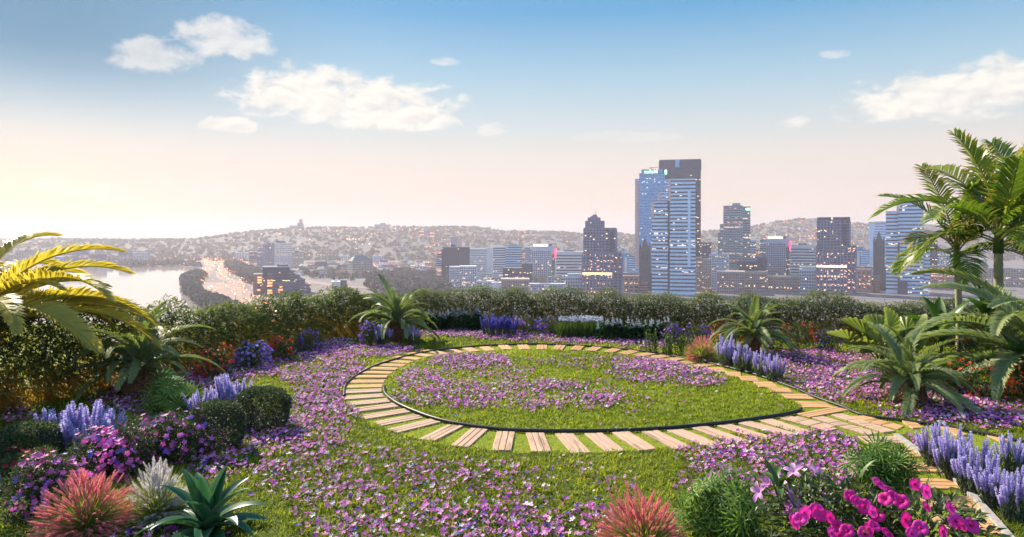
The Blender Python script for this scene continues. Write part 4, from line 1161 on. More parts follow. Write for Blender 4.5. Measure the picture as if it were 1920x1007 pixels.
def frond_mesh(name, L, e0, bend, npair, lw, ll, mat, vee=25, phi=(68, 32), droop=.12, tip_t=0.0, prof=.6, start=.10):
    """arching feather frond heading +X from the origin"""
    mb_ = MB()
    N = 26
    pts = [Vector((0, 0, 0))]; ang = []
    for i in range(N):
        s_ = (i + .5) / N
        a = R(e0 - bend * s_ ** 1.25); ang.append(a)
        pts.append(pts[-1] + Vector((math.cos(a), 0, math.sin(a))) * L / N)
    mb_.tube([tuple(p) for p in pts], [L * .010 * (1 - .8 * i / N) + .003 for i in range(N + 1)], 5, .75)
    V, F, T_ = [], [], []
    for k in range(npair):
        s_ = start + (1 - start) * (k + .5) / npair
        f = s_ * N; i = min(int(f), N - 1)
        p = pts[i].lerp(pts[i + 1], f - i); a = ang[i]
        Tn = Vector((math.cos(a), 0, math.sin(a))); Nn = Vector((-math.sin(a), 0, math.cos(a)))
        l = ll * max(.12, math.sin(math.pi * min(.98, s_ * .82 + .14))) ** prof
        for sd in (-1, 1):
            ph = R(phi[0] + (phi[1] - phi[0]) * s_ + random.uniform(-5, 5)); v_ = R(vee + random.uniform(-7, 7))
            d = Tn * math.cos(ph) + Vector((0, sd, 0)) * math.sin(ph) * math.cos(v_) + Nn * math.sin(ph) * math.sin(v_)
            w = (Tn - d * Tn.dot(d)).normalized() * lw / 2
            m_ = p + d * l * .5; e = p + d * l * random.uniform(.92, 1.05) + Vector((0, 0, -droop * l))
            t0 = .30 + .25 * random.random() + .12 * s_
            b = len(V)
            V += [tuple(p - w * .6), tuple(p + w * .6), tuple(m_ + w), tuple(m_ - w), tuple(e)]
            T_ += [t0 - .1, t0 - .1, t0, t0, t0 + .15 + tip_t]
            F += [(b, b + 1, b + 2, b + 3), (b + 3, b + 2, b + 4)]
    mb_.add(V, F, np.clip(T_, 0, 1))
    return mb_.mesh(name, mat)

t_scale = ([(-.05, 0, 0), (.05, 0, 0), (0, -.03, .075), (0, .035, .01), (0, -.01, -.05)], [(0, 3, 2), (3, 1, 2), (0, 4, 3), (4, 1, 3)])
def scaly_trunk(h, r):
    mb_ = MB()
    prof = [(r * .78, -.03), (r * .98, h * .15), (r, h * .45), (r * .9, h * .8), (r * .6, h * 1.02), (0.02, h * 1.05)]
    k = 18
    V = [(a * math.cos(2 * math.pi * j / k), a * math.sin(2 * math.pi * j / k), z) for a, z in prof for j in range(k)]
    F = [(i * k + j, i * k + (j + 1) % k, (i + 1) * k + (j + 1) % k, (i + 1) * k + j) for i in range(len(prof) - 1) for j in range(k)]
    mb_.add(V, F, .5)
    n = int(60 * h * r / .06) + 60; n = min(n, 420)
    z = np.linspace(.02, h * .98, n); a = np.arange(n) * 2.39996
    rr = np.interp(z, [q[1] for q in prof], [q[0] for q in prof])
    d = np.stack([np.cos(a), np.sin(a), np.full(n, .1)], 1)
    D_ = np.stack([np.cos(a), np.sin(a), np.zeros(n)], 1)
    mb_.scatter(*t_scale, dirm(D_, np.zeros(n), rng.uniform(1.0, 1.6, n) * (r / .35) ** .5), np.stack([np.cos(a) * rr, np.sin(a) * rr, z], 1), rng.random(n))
    return mb_
FROND = {}
def fronds(kind, L, mat, **kw):
    key = (kind, round(L, 2))
    if key not in FROND:
        FROND[key] = [[frond_mesh('frond', L * random.uniform(.92, 1.05), e0, b, mat=mat, **kw) for _ in range(2)] for e0, b in kw.pop('shapes')]
    return FROND[key]
def cycad(px, py, th, tw, fl, n, label, mat=None, dense=58, lo=0.0, skew=0.0, hi=1.0, only=None, loc=None):
    gx, gy = loc or ground(px, py)
    s_ = gy / FL
    r = tag(empty('cycad_palm', (gx, gy, 0)), label, 'palm', 'cycad palms around the lawn')
    h = th * s_
    scaly_trunk(h, tw * s_ / 2).build('trunk', m_scale, r)
    L = fl * s_
    me = fronds('cycad' + (mat.name if mat else ''), L, mat or m_cyc, npair=dense, tip_t=.14, lw=.030 * (L / 1.7), ll=.215 * L / 1.7 * 1.1, shapes=((84, 62), (70, 88), (54, 98), (36, 92), (16, 72), (-6, 50)))
    for i in range(n):
        f = lo + (hi - lo) * ((i + .5) / n) ** .9
        a = i * 2.39996 + skew + random.uniform(-.2, .2)
        if only and not only(a % (2 * math.pi), f): continue
        c = min(5, int(f * 6))
        M = Matrix.Translation((math.cos(a) * tw * s_ * .16 * f, math.sin(a) * tw * s_ * .16 * f, h * (1.02 - .12 * f))) @ Matrix.Rotation(a, 4, 'Z') @ Matrix.Rotation(random.uniform(-.32, .32), 4, 'X') @ Matrix.Rotation(random.uniform(-.20, .20), 4, 'Y')
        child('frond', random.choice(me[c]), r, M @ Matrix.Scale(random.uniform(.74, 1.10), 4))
    return r
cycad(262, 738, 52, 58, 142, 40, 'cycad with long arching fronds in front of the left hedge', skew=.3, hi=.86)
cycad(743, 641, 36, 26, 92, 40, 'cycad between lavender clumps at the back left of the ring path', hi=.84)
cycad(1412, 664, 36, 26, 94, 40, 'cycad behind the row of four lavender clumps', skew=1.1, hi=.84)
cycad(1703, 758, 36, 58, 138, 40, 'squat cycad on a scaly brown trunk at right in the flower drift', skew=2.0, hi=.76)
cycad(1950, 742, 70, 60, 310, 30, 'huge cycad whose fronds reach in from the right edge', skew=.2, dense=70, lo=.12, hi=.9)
cycad(-70, 770, 120, 66, 370, 50, 'huge backlit cycad at the left edge, golden glare put into its leaf colour', mat=m_cyc_glow, skew=.7, dense=64, lo=.16, hi=.60)

# areca palms behind the right-hand cycads
m_cane = plain_mat('areca_cane', (0.34, 0.31, 0.20), (0.22, 0.22, 0.12), 3, .6)
def areca(px, Y, tops, fl, n, label, cz, leanx=0.0, mat=m_areca):
    x = (px - 960) / FL * Y; s_ = Y / FL
    r = tag(empty('areca_palm', (x, Y, 0)), label, 'palm', 'areca palms at the right edge')
    z = EYE - (cz - HZ) * s_
    rad = tops * s_ / 2
    mb_ = MB(); N = 18; pts, rr = [], []
    for i in range(N * 2 + 1):
        t = i / (N * 2); pts.append((leanx * s_ * t * t, 0, z * t)); rr.append(rad * (1.15 - .3 * t) * (1.10 if i % 2 == 0 else 1.0))
    mb_.tube(pts, rr, 10); mb_.build('cane', m_cane, r, True)
    mb_ = MB(); mb_.tube([(leanx * s_, 0, z - .05), (leanx * s_, 0, z + .35), (leanx * s_, 0, z + .75)], [rad * 1.1, rad * .95, rad * .3], 8, .45); mb_.build('crownshaft', mat, r, True)
    L = fl * s_
    me = fronds('areca', L, mat, npair=30, lw=.065 * L / 2.6, ll=.27 * L, vee=18, phi=(62, 40), droop=.22, tip_t=.25, prof=.45, start=.16, shapes=((86, 40), (72, 70), (54, 95), (30, 100)))
    for i in range(n):
        f = (i + .5) / n; a = i * 2.39996 + px * .01
        M = Matrix.Translation((leanx * s_, 0, z + .65 - .45 * f)) @ Matrix.Rotation(a, 4, 'Z') @ Matrix.Rotation(random.uniform(-.3, .3), 4, 'X')
        child('frond', random.choice(me[min(3, int(f * 4))]), r, M @ Matrix.Scale(random.uniform(.8, 1.1), 4))
areca(1872, 21.0, 17, 218, 19, 'tall areca palm with a pale ringed cane at the right edge', 472)
areca(1800, 22.5, 12, 165, 11, 'slimmer areca palm left of the pale-caned one', 500, -6)
areca(1945, 22.0, 15, 220, 16, 'areca palm half outside the right edge', 490)

# fan-leaved licuala
m_lic = leaf_mat('licuala_leaf', [(0, (0.05, 0.09, 0.02)), (.6, (0.16, 0.22, 0.045)), (1, (0.34, 0.38, 0.12))], .35, .4, .4, .2)
def pleated_leaf(r, span=300):
    mb_ = MB(); k = 44; V, F, T_ = [(0, 0, 0)], [], [.5]
    for i in range(k + 1):
        a = R(-span / 2 + span * i / k) + math.pi / 2; up = .035 if i % 2 else -.035
        for rr, q in ((.45, .7), (.8, 1), (1.0, 1.1)):
            wav = .12 * math.sin(3 * a) * rr
            V.append((math.cos(a) * r * rr, math.sin(a) * r * rr, r * (up * q + wav + .10 * rr * rr))); T_.append(.35 + .4 * (i % 2) + .25 * (rr > .9))
    for i in range(k):
        b = 1 + 3 * i; c = b + 3
        F += [(0, b, c), (b, b + 1, c + 1, c), (b + 1, b + 2, c + 2, c + 1)]
    mb_.add(V, F, np.clip(T_, 0, 1))
    return mb_.mesh('fan_leaf', m_lic)
gx, gy = ground(1650, 682)
r = tag(empty('licuala_palm', (gx, gy, 0)), 'ruffled fan palm with round pleated leaves right of the cycad row', 'palm')
ml = [pleated_leaf(.80), pleated_leaf(.68), pleated_leaf(.74)]
mst = MB()
for i, (dx, dy, dz, yaw, pit, rol) in enumerate([(-.55, -.2, .98, 1.2, .55, .2), (.1, -.35, 1.12, .25, 1.35, .5), (.75, -.1, 1.05, -1.0, .6, -.25), (-.45, -.3, .50, 1.6, .35, .1), (.15, .3, .9, .1, 1.0, .1), (.6, -.3, .62, -1.3, .45, 0), (0, -.5, .55, 3.0, .3, .1), (-.9, .1, .75, 1.4, .3, .2)]):
    child('fan_leaf', ml[i % 3], r, npM(rotm([yaw], [pit], [rol])[0], (dx, dy, dz)))
    mst.tube([(0, 0, 0), (dx * .4, dy * .4, dz * .6), (dx, dy, dz)], [.02, .016, .01], 5, .3)
mst.build('stems', m_lic, r)
# broad-leaved plants behind
m_broad = leaf_mat('broad_leaf', [(0, (0.02, 0.06, 0.012)), (.6, (0.05, 0.14, 0.02)), (1, (0.15, 0.24, 0.03))], .35, .35, .5, .2)
def strap_mesh(name, L, w, e0, bend, mat, keel=.25, wpk=.4, t=(.3, .6), N=10):
    mb_ = MB(); p = Vector((0, 0, 0)); V, T_ = [], []
    for i in range(N + 1):
        s_ = i / N; a = R(e0 - bend * s_ ** 1.3)
        if i: p = p + Vector((math.cos(a), 0, math.sin(a))) * L / N
        hw = w / 2 * max(.02, (math.sin(math.pi * (s_ ** (math.log(.5) / math.log(wpk)))) ** .75 if s_ < 1 else .0) + .35 * (1 - s_) ** 3)
        up = Vector((-math.sin(a), 0, math.cos(a)))
        for sd in (-1, -.5, 0, .5, 1):
            V.append(tuple(p + Vector((0, sd * hw, 0)) + up * abs(sd) ** 1.4 * hw * keel)); T_.append(t[0] + (t[1] - t[0]) * abs(sd))
    F = [(i * 5 + j, i * 5 + j + 1, (i + 1) * 5 + j + 1, (i + 1) * 5 + j) for i in range(N) for j in range(4)]
    mb_.add(V, F, T_)
    return mb_.mesh(name, mat, True)
def broad(px, Y, pz, fl, n, label, skew=0):
    s_ = Y / FL; x = (px - 960) / FL * Y
    r = tag(empty('broadleaf_plant', (x, Y, 0)), label, 'plant')
    me = [strap_mesh('leaf', fl * s_, fl * s_ * .26, e, b, m_broad, .3, .45) for e, b in ((80, 40), (62, 60), (45, 80))]
    for i in range(n):
        a = i * 2.4 + skew
        child('leaf', me[i % 3], r, Matrix.Translation((0, 0, max(.1, EYE - (pz - HZ) * s_))) @ Matrix.Rotation(a, 4, 'Z') @ Matrix.Rotation(random.uniform(-.3, .3), 4, 'X'))
    mb_ = MB(); mb_.tube([(0, 0, 0), (0, 0, max(.15, EYE - (pz - HZ) * s_))], [.06, .05], 7, .3); mb_.build('stem', m_broad, r)
broad(1765, 22.0, 640, 95, 9, 'glossy broad-leaved plant between the licuala and the areca canes')
broad(1852, 20.0, 600, 85, 9, 'bright green broad-leaved plant at the foot of the areca cane', 1.0)
broad(1905, 17.5, 680, 75, 8, 'dark broad-leaved plant under the huge right cycad', .4)

# ---------------------------------------------------------------- hedges
m_hedge = leaf_mat('hedge_leaf', [(0, (0.40, 0.18, 0.03)), (.18, (0.36, 0.24, 0.035)), (.36, (0.17, 0.18, 0.040)), (.55, (0.075, 0.11, 0.040)), (.8, (0.12, 0.16, 0.055)), (1, (0.20, 0.24, 0.09))], .35, .6, .15)  # orange-brown low leaves, lightened further to stand in for warm flare
m_twig = plain_mat('twigs', (0.10, 0.075, 0.045), (0.06, 0.045, 0.03), 12, .85)
def hedge(pts, tops, depth, dens, ls, label, sparse=.0):
    pts = np.array(pts); sg = np.hypot(*np.diff(pts, axis=0).T); cum = np.concatenate([[0], np.cumsum(sg)])
    r = tag(empty('hedge', (*pts[len(pts) // 2], 0)), label, 'hedge')
    n = int(cum[-1] * 7.0 * dens)
    s_ = rng.random(n) * cum[-1]
    x = np.interp(s_, cum, pts[:, 0]); y = np.interp(s_, cum, pts[:, 1]); H = np.interp(s_, cum, tops)
    k = np.clip(np.searchsorted(cum, s_, 'right') - 1, 0, len(sg) - 1)
    tx, ty = (np.diff(pts, axis=0) / sg[:, None])[k].T
    nx, ny = ty, -tx                                  # towards the lawn
    w = rng.random(n); w = np.where(rng.random(n) < .6, 1 - w ** 2 * .5, w)
    zf = rng.random(n)
    H = H * (.82 + .28 * nz2d(s_, s_ * 0, .8, 3) + .10 * nz2d(s_, w, .25, 5))
    z = zf ** .85 * H
    bul = (nz2d(s_, z * 1.2, .7, 7) - .5) * .35 - np.clip(zf - .75, 0, 1) * .8
    keep = rng.random(n) > np.clip((zf - .78) / .22, 0, 1) ** 1.3 * sparse * (1.25 - .9 * nz2d(s_, s_ * 0, .9, 12))
    d = (w - .5) * depth + bul * w
    L = np.stack([x + nx * d, y + ny * d, z + .05], 1)[keep]
    L -= np.array([*pts[len(pts) // 2], 0])
    m = len(L); nx, ny, zf, sk = nx[keep], ny[keep], zf[keep], s_[keep]
    D = np.stack([nx * .7 + rng.normal(0, .7, m), ny * .7 + rng.normal(0, .7, m), rng.normal(-.10, .55, m) + (zf - .4) * .9], 1)
    V, F = t_leaf(.20, 1.0, .25, .12)
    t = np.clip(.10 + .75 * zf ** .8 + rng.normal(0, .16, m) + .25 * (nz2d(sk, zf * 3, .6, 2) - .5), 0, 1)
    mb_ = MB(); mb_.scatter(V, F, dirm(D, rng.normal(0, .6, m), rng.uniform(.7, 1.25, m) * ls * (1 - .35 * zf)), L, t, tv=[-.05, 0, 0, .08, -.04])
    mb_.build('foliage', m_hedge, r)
    mb_ = MB()
    for q in np.arange(.1, cum[-1], .28):
        a = np.array([np.interp(q, cum, pts[:, 0]), np.interp(q, cum, pts[:, 1])]) - pts[len(pts) // 2] + rng.normal(0, .15, 2)
        h = np.interp(q, cum, tops)
        for _ in range(1):
            e = a + rng.normal(0, .22, 2); mb_.tube([(*a, 0), (*((a + e) / 2 + rng.normal(0, .05, 2)), h * .5), (*e, h * rng.uniform(.85, 1.02))], [.018, .012, .005], 4, cap=False)
    mb_.build('stems', m_twig, r)
gl = lambda px, py: ground(px, py)
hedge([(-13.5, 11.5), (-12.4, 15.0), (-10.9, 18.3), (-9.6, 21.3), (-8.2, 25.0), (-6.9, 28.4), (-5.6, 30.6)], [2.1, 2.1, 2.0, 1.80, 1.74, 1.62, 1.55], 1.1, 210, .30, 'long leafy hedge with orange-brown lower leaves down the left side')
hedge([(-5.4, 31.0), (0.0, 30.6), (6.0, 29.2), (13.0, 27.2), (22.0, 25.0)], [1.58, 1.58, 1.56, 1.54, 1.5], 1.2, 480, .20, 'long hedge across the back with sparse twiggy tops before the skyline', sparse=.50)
# pale rail of the parapet behind the back hedge
m_rail = plain_mat('rail_paint', (0.75, 0.74, 0.72), (0.7, 0.69, 0.67), 2, .35)
r = tag(empty('parapet_railing', (0, 31.3, 0)), 'thin white parapet railing glimpsed through the back hedge', 'railing')
A_, B_ = Vector((-6.0, 32.1, 0)), Vector((21.0, 26.1, 0))
mb = MB(); mb.tube([tuple(A_ - Vector((0, 31.3, 0)) + Vector((0, 0, 1.12))), tuple(B_ - Vector((0, 31.3, 0)) + Vector((0, 0, 1.02)))], .022, 6); mb.build('rail', m_rail, r)
mp_ = MB(); mp_.tube([(0, 0, -.41), (0, 0, 1.05)], .018, 6); mp_ = mp_.mesh('post', m_rail)
for i in range(15): child('post', mp_, r, Matrix.Translation(A_.lerp(B_, i / 14) - Vector((0, 31.3, 0))))

# ---------------------------------------------------------------- shrubs
SH = {
    'dark': [(0, (0.018, 0.034, 0.012)), (.6, (0.055, 0.085, 0.028)), (1, (0.15, 0.19, 0.07))],
    'box': [(0, (0.018, 0.034, 0.018)), (.6, (0.055, 0.085, 0.042)), (1, (0.18, 0.22, 0.13))],
    'green': [(0, (0.02, 0.045, 0.012)), (.6, (0.055, 0.11, 0.022)), (1, (0.15, 0.22, 0.05))],
    'bed': [(0, (0.008, 0.030, 0.012)), (.6, (0.02, 0.065, 0.02)), (1, (0.05, 0.11, 0.035))],
}
SM = {k: leaf_mat('shrub_leaf_' + k, v, .28, .45, .3) for k, v in SH.items()}
def petal_mat(name, a, b, c):
    return leaf_mat(name, [(0, a), (.5, b), (1, c)], .35, .55, .2, .7, tcol=(1.15, .95, 1.05))
PM = {
    'red': petal_mat('red_petals', (0.40, 0.03, 0.012), (0.55, 0.055, 0.02), (0.65, 0.12, 0.03)),
    'crimson': petal_mat('crimson_petals', (0.25, 0.015, 0.03), (0.35, 0.02, 0.05), (0.45, 0.05, 0.07)),
    'violet': petal_mat('violet_petals', (0.07, 0.035, 0.30), (0.16, 0.07, 0.42), (0.34, 0.16, 0.56)),
    'bluemix': petal_mat('blue_mixed_petals', (0.06, 0.07, 0.50), (0.22, 0.20, 0.62), (0.50, 0.38, 0.72)),
    'azalea': petal_mat('azalea_petals', (0.50, 0.07, 0.34), (0.60, 0.14, 0.44), (0.45, 0.16, 0.58)),
    'azblue': petal_mat('azalea_blue_petals', (0.10, 0.08, 0.48), (0.18, 0.12, 0.56), (0.26, 0.16, 0.60)),
    'magenta': petal_mat('petunia_petals', (0.48, 0.008, 0.16), (0.60, 0.018, 0.27), (0.66, 0.045, 0.38)),
    'lily': petal_mat('lily_petals', (0.42, 0.18, 0.52), (0.62, 0.30, 0.58), (0.74, 0.46, 0.66)),
    'ice': petal_mat('pale_blue_petals', (0.20, 0.28, 0.36), (0.30, 0.38, 0.46), (0.42, 0.50, 0.58)),
}
FV5 = t_flower(5, 1, .25, .52); FV5l = t_flower_lo(5, 1, .25)
def bloom_meshes(mat, V, F, n=2):
    out = []
    for i in range(n):
        mb_ = MB(); mb_.add(V, F, np.clip(np.linspace(.35, .65, len(V)) + random.uniform(-.2, .2), 0, 1)); out.append(mb_.mesh('flower', mat))
    return out
def shell(n, R_, Ry, H, lob, lump):
    """points and outward normals on a lumpy dome"""
    c = np.stack([rng.uniform(-.55, .55, lob) * R_, rng.uniform(-.55, .55, lob) * Ry, rng.uniform(.30, .62, lob) * H], 1)
    rr = rng.uniform(.40, .58, lob)
    k = rng.integers(0, lob, n)
    d = rng.normal(size=(n, 3)); d /= np.linalg.norm(d, axis=1, keepdims=True)
    P = c[k] + d * (rr[k][:, None] * np.array([R_, Ry, H * .82])[None, :] * (1 - .35 * rng.random((n, 1)) ** 2))
    P[:, 2] = np.where(P[:, 2] < .02, np.abs(P[:, 2]) * .6 + .02, P[:, 2])
    return P, d
def shrub(px, py, w, h, label, leaf='dark', nl=1500, ls=.07, flo=None, nf=0, fs=.03, indiv=True, group=None, name='flowering_shrub', fv=None, lob=10, cat='shrub', aspect=.28, flo2=None):
    gx, gy = ground(px, py); s_ = gy / FL
    R_, H = w * s_ / 2, h * s_; Ry = R_ * .85
    r = tag(empty(name, (gx, gy + Ry * .75, 0)), label, cat, group)
    P, d = shell(nl, R_, Ry, H, lob, .2)
    if leaf == 'box':
        d = rng.normal(size=(nl, 3)); d /= np.linalg.norm(d, axis=1, keepdims=True)
        k_ = (np.abs(d) ** 2.8).sum(1) ** (-1 / 2.8)
        th_ = np.arctan2(d[:, 1], d[:, 0])
        rad = k_ * (1 - .22 * rng.random(nl) ** 2) * (.93 + .14 * nz2d(th_ * 2.2, d[:, 2] * 2.2, .8, px))
        P = d * rad[:, None] * np.array([R_, Ry, H * .5]) + np.array([0, 0, H * .5]); P[:, 2] = np.maximum(P[:, 2], .02)
    V, F = t_leaf(aspect, 1.0, .2, .15)
    D = d * .8 + rng.normal(0, .55, (nl, 3)) + np.array([0, 0, .25])
    ctr = np.array([0, 0, H * .4]); dep = np.linalg.norm((P - ctr) / np.array([R_, Ry, H * .6]), axis=1)
    mb_ = MB(); mb_.scatter(V, F, dirm(D, rng.normal(0, .7, nl), rng.uniform(.6, 1.3, nl) * ls), P, np.clip(.5 + rng.normal(0, .24, nl), 0, 1))
    mb_.build('foliage', SM[leaf], r)
    mb_ = MB()
    for i in range(7):
        e = P[rng.integers(nl)] * np.array([.8, .8, .9]); mb_.tube([(rng.normal(0, .04), rng.normal(0, .04), -.03), tuple(e * [.4, .4, .5]), tuple(e)], [.014, .01, .004], 4, cap=False)
    mb_.build('stems', m_twig, r)
    def bl(flo_, nf_):
        Vf, Ff = fv or (FV5 if indiv else FV5l)
        Pf, df = shell(nf_ * 3, R_ * 1.06, Ry * 1.06, H * 1.04, lob, .2)
        depf = np.linalg.norm((Pf - ctr) / np.array([R_, Ry, H * .6]), axis=1)
        o_ = np.argsort(-depf)[: int(nf_ * 1.6)]; o_ = rng.permutation(o_)[:nf_]; Pf, df = Pf[o_], df[o_]
        nrm = df * .8 + np.array([0, -.35, .35]) + rng.normal(0, .25, (len(Pf), 3))
        Mf = normm(nrm, rng.uniform(0, 6.3, len(Pf)), rng.uniform(.7, 1.2, len(Pf)) * fs)
        if indiv:
            vis = np.argsort(Pf[:, 1] - Pf[:, 2] * .8)
            parts_or_stuff('flower', bloom_meshes(PM[flo_], Vf, Ff, 3), [npM(Mf[i], Pf[i]) for i in vis], r)
        else:
            mb2 = MB(); mb2.scatter(Vf, Ff, Mf, Pf, rng.random(len(Pf))); o2 = mb2.build('flowers', PM[flo_], r); o2['kind'] = 'stuff'
    if flo: bl(flo, nf)
    if flo2: bl(flo2[0], flo2[1])
    return r
# left border
g1 = 'low flowering shrubs along the left hedge'
shrub(392, 712, 84, 62, 'red-flowered shrub nearest the left cycad', 'dark', 1700, .085, 'red', 150, .05, True, g1)
shrub(466, 694, 68, 52, 'blue and violet flowered shrub between the two red ones', 'dark', 1500, .08, 'bluemix', 150, .05, True, g1)
shrub(523, 680, 58, 50, 'second red-flowered shrub further along the left hedge', 'dark', 1300, .085, 'red', 110, .05, True, g1)
shrub(574, 664, 52, 42, 'dark violet shrub at the far end of the left border', 'dark', 1200, .085, 'violet', 110, .05, True, g1)
shrub(692, 652, 40, 50, 'purple-flowered shrub half hidden behind lavender by the back left cycad', 'dark', 900, .09, 'violet', 80, .05, True, g1)
g2 = 'dark purple shrubs in the back border'
shrub(985, 630, 60, 38, 'dark purple aster shrub right of the blue salvia', 'dark', 1200, .09, 'violet', 130, .05, False, g2)
shrub(1030, 630, 56, 38, 'dark purple aster shrub left of the strappy green clump', 'dark', 1200, .09, 'violet', 130, .05, False, g2)
shrub(1262, 648, 46, 40, 'violet shrub behind the upright green plants', 'dark', 1000, .09, 'violet', 100, .05, False, g2)
shrub(1312, 648, 50, 40, 'violet shrub directly behind the pink fountain grass at the back', 'dark', 1000, .09, 'violet', 100, .05, False, g2)
g3 = 'red and violet shrubs behind the right cycad'
shrub(1372, 660, 66, 54, 'dim red shrub left of the back right cycad', 'dark', 1300, .09, 'red', 110, .05, False, g3)
shrub(1450, 658, 56, 44, 'blue-violet shrub right of the back right cycad', 'dark', 1100, .09, 'bluemix', 80, .045, False, g3)
shrub(1505, 660, 76, 58, 'red shrub between two violet ones before the back hedge', 'dark', 1500, .09, 'red', 90, .05, False, g3)
shrub(1562, 662, 56, 50, 'dark violet shrub left of the licuala palm', 'dark', 1100, .09, 'violet', 90, .05, False, g3)
shrub(1875, 756, 120, 76, 'red-flowered shrub at the right edge under the huge cycad', 'green', 2600, .07, 'red', 170, .05, True)
shrub(1800, 738, 80, 48, 'loose violet-flowered shrub right of the squat cycad', 'dark', 1500, .08, 'azalea', 60, .04, True)
shrub(1850, 700, 130, 60, 'dark green low shrub beneath the huge right cycad fronds', 'bed', 2200, .10, None, 0, name='green_shrub')
# left foreground
g4 = 'clipped dark green box shrubs'
shrub(392, 853, 100, 90, 'clipped box shrub between the papyrus clump and the other box', 'box', 11000, .055, None, 0, name='box_shrub', group=g4, lob=9, aspect=.45)
shrub(480, 812, 98, 77, 'clipped box shrub nearest the lawn path', 'box', 11000, .055, None, 0, name='box_shrub', group=g4, lob=9, aspect=.45)
shrub(34, 884, 110, 80, 'clipped dark box shrub at the left edge', 'box', 9000, .055, None, 0, name='box_shrub', group=g4, lob=9, aspect=.45)
g5 = 'pink azaleas in the left foreground'
shrub(292, 878, 150, 92, 'pink azalea below the box shrubs', 'dark', 4200, .085, 'azalea', 200, .046, True, g5, 'azalea', lob=12, flo2=('azblue', 50))
shrub(168, 912, 160, 100, 'pink and blue azalea below the large lavender clump', 'dark', 4600, .085, 'azalea', 200, .046, True, g5, 'azalea', lob=12, flo2=('azblue', 70))
shrub(50, 985, 150, 118, 'pink azalea in the bottom left corner', 'dark', 4600, .085, 'azalea', 200, .046, True, g5, 'azalea', lob=12, flo2=('azblue', 50))
shrub(36, 910, 100, 60, 'small crimson-flowered shrub under the left edge box', 'dark', 2200, .07, 'crimson', 130, .045, True, None, 'red_shrub')

# ---------------------------------------------------------------- lavender, salvia
m_lavleaf = leaf_mat('lavender_leaf', [(0, (0.035, 0.055, 0.035)), (.6, (0.10, 0.135, 0.085)), (1, (0.20, 0.24, 0.15))], .3, .55, .2)
m_lav = leaf_mat('lavender_flower', [(0, (0.27, 0.22, 0.50)), (.5, (0.48, 0.43, 0.74)), (1, (0.70, 0.68, 0.88))], .35, .6, .15, .3, tcol=(1.05, 1, 1.1))
m_salvia = leaf_mat('salvia_flower', [(0, (0.05, 0.05, 0.30)), (.5, (0.10, 0.11, 0.48)), (1, (0.20, 0.22, 0.66))], .35, .6, .15, .3, tcol=(1.05, 1, 1.1))
def spike_mesh(mat, L=1.0, wd=.085):
    mb_ = MB(); n = 150
    z = np.sort(rng.random(n)) ; a = np.arange(n) * 2.39996
    rr = wd * (.35 + .65 * np.sin(np.pi * np.clip(z * .93 + .07, 0, 1)) ** .5) * rng.uniform(.75, 1.1, n)
    D_ = np.stack([np.cos(a), np.sin(a), rng.uniform(.2, .9, n)], 1)
    V, F = [(0, 0, 0), (-.35, .6, .1), (.35, .6, .1), (0, 1, 0)], [(0, 2, 3, 1)]
    mb_.scatter(V, F, dirm(D_, rng.normal(0, .6, n), rr * .95), np.stack([np.cos(a) * rr * .25, np.sin(a) * rr * .25, z * L], 1), np.clip(.25 + .5 * z + rng.normal(0, .18, n), 0, 1))
    mb_.tube([(0, 0, 0), (0, 0, L * .5), (0, 0, L * .98)], [wd * .34, wd * .42, wd * .1], 5, .15)
    return mb_.mesh('flower_spike', mat)
SPK = {'lav': [spike_mesh(m_lav) for _ in range(3)], 'sal': [spike_mesh(m_salvia) for _ in range(3)]}
def lavender(px, py, w, h, n, label, group, kind='lav', frac=.48, name='lavender', lean=.22, thick=1.0, cat='plant', depth=None):
    gx, gy = ground(px, py); s_ = gy / FL
    R_, H = w * s_ / 2, h * s_; Ry = depth or R_ * .7
    r = tag(empty(name, (gx, gy + Ry * .8, 0)), label, cat, group)
    mats, st = [], MB()
    q = np.sqrt(rng.random(n)); a = rng.uniform(0, 6.283, n)
    xs, ys = q * np.cos(a), q * np.sin(a)
    V, F = t_blade(.012, .07, .1)
    o_ = np.argsort(ys)
    LL, DD = [], []
    for i in o_:
        b = Vector((xs[i] * R_ * .75, ys[i] * Ry * .75, 0))
        hh = H * (1.0 - .32 * q[i] ** 2) * rng.uniform(.66, 1.06)
        d = Vector((xs[i] * lean + rng.normal(0, .085), ys[i] * lean + rng.normal(0, .085), 1)).normalized()
        sl_ = hh * frac * rng.uniform(.8, 1.15); t0 = hh - sl_
        p = b + d * t0
        A = np.eye(4); M3 = dirm(np.array([[d.x, d.y, d.z]]), [0.0], [1.0])[0] @ np.array([[1, 0, 0], [0, 0, 1], [0, -1, 0]], float)
        mats.append(npM(M3 @ np.diag([H * .52 * thick, H * .52 * thick, sl_]), p))
        st.tube([tuple(b), tuple(p + d * .02)], [.007, .005], 4, .4, cap=False)
        m = 26
        tt = rng.random(m) ** .9
        LL.append(np.array(b)[None] + np.array(d)[None] * (tt * t0 * 1.0)[:, None] + rng.normal(0, .012, (m, 3)))
        aa = rng.uniform(0, 6.28, m); DD.append(np.stack([np.cos(aa) * .55, np.sin(aa) * .55, np.ones(m)], 1))
    L = np.concatenate(LL); D = np.concatenate(DD)
    st.scatter(V, F, dirm(D, rng.uniform(0, 6.3, len(L)), rng.uniform(.8, 1.6, len(L)) * (H / .8) ** .5), L, np.clip(.45 + rng.normal(0, .22, len(L)), 0, 1))
    st.build('foliage', m_lavleaf, r)
    parts_or_stuff('flower_spike', SPK[kind], mats, r)
    return r
gA = 'lavender clumps round the back left cycad'
lavender(717, 652, 34, 50, 26, 'lavender clump left of the back left cycad trunk', gA, thick=.8)
lavender(757, 641, 26, 46, 20, 'lavender clump right behind the back left cycad trunk', gA, thick=.8)
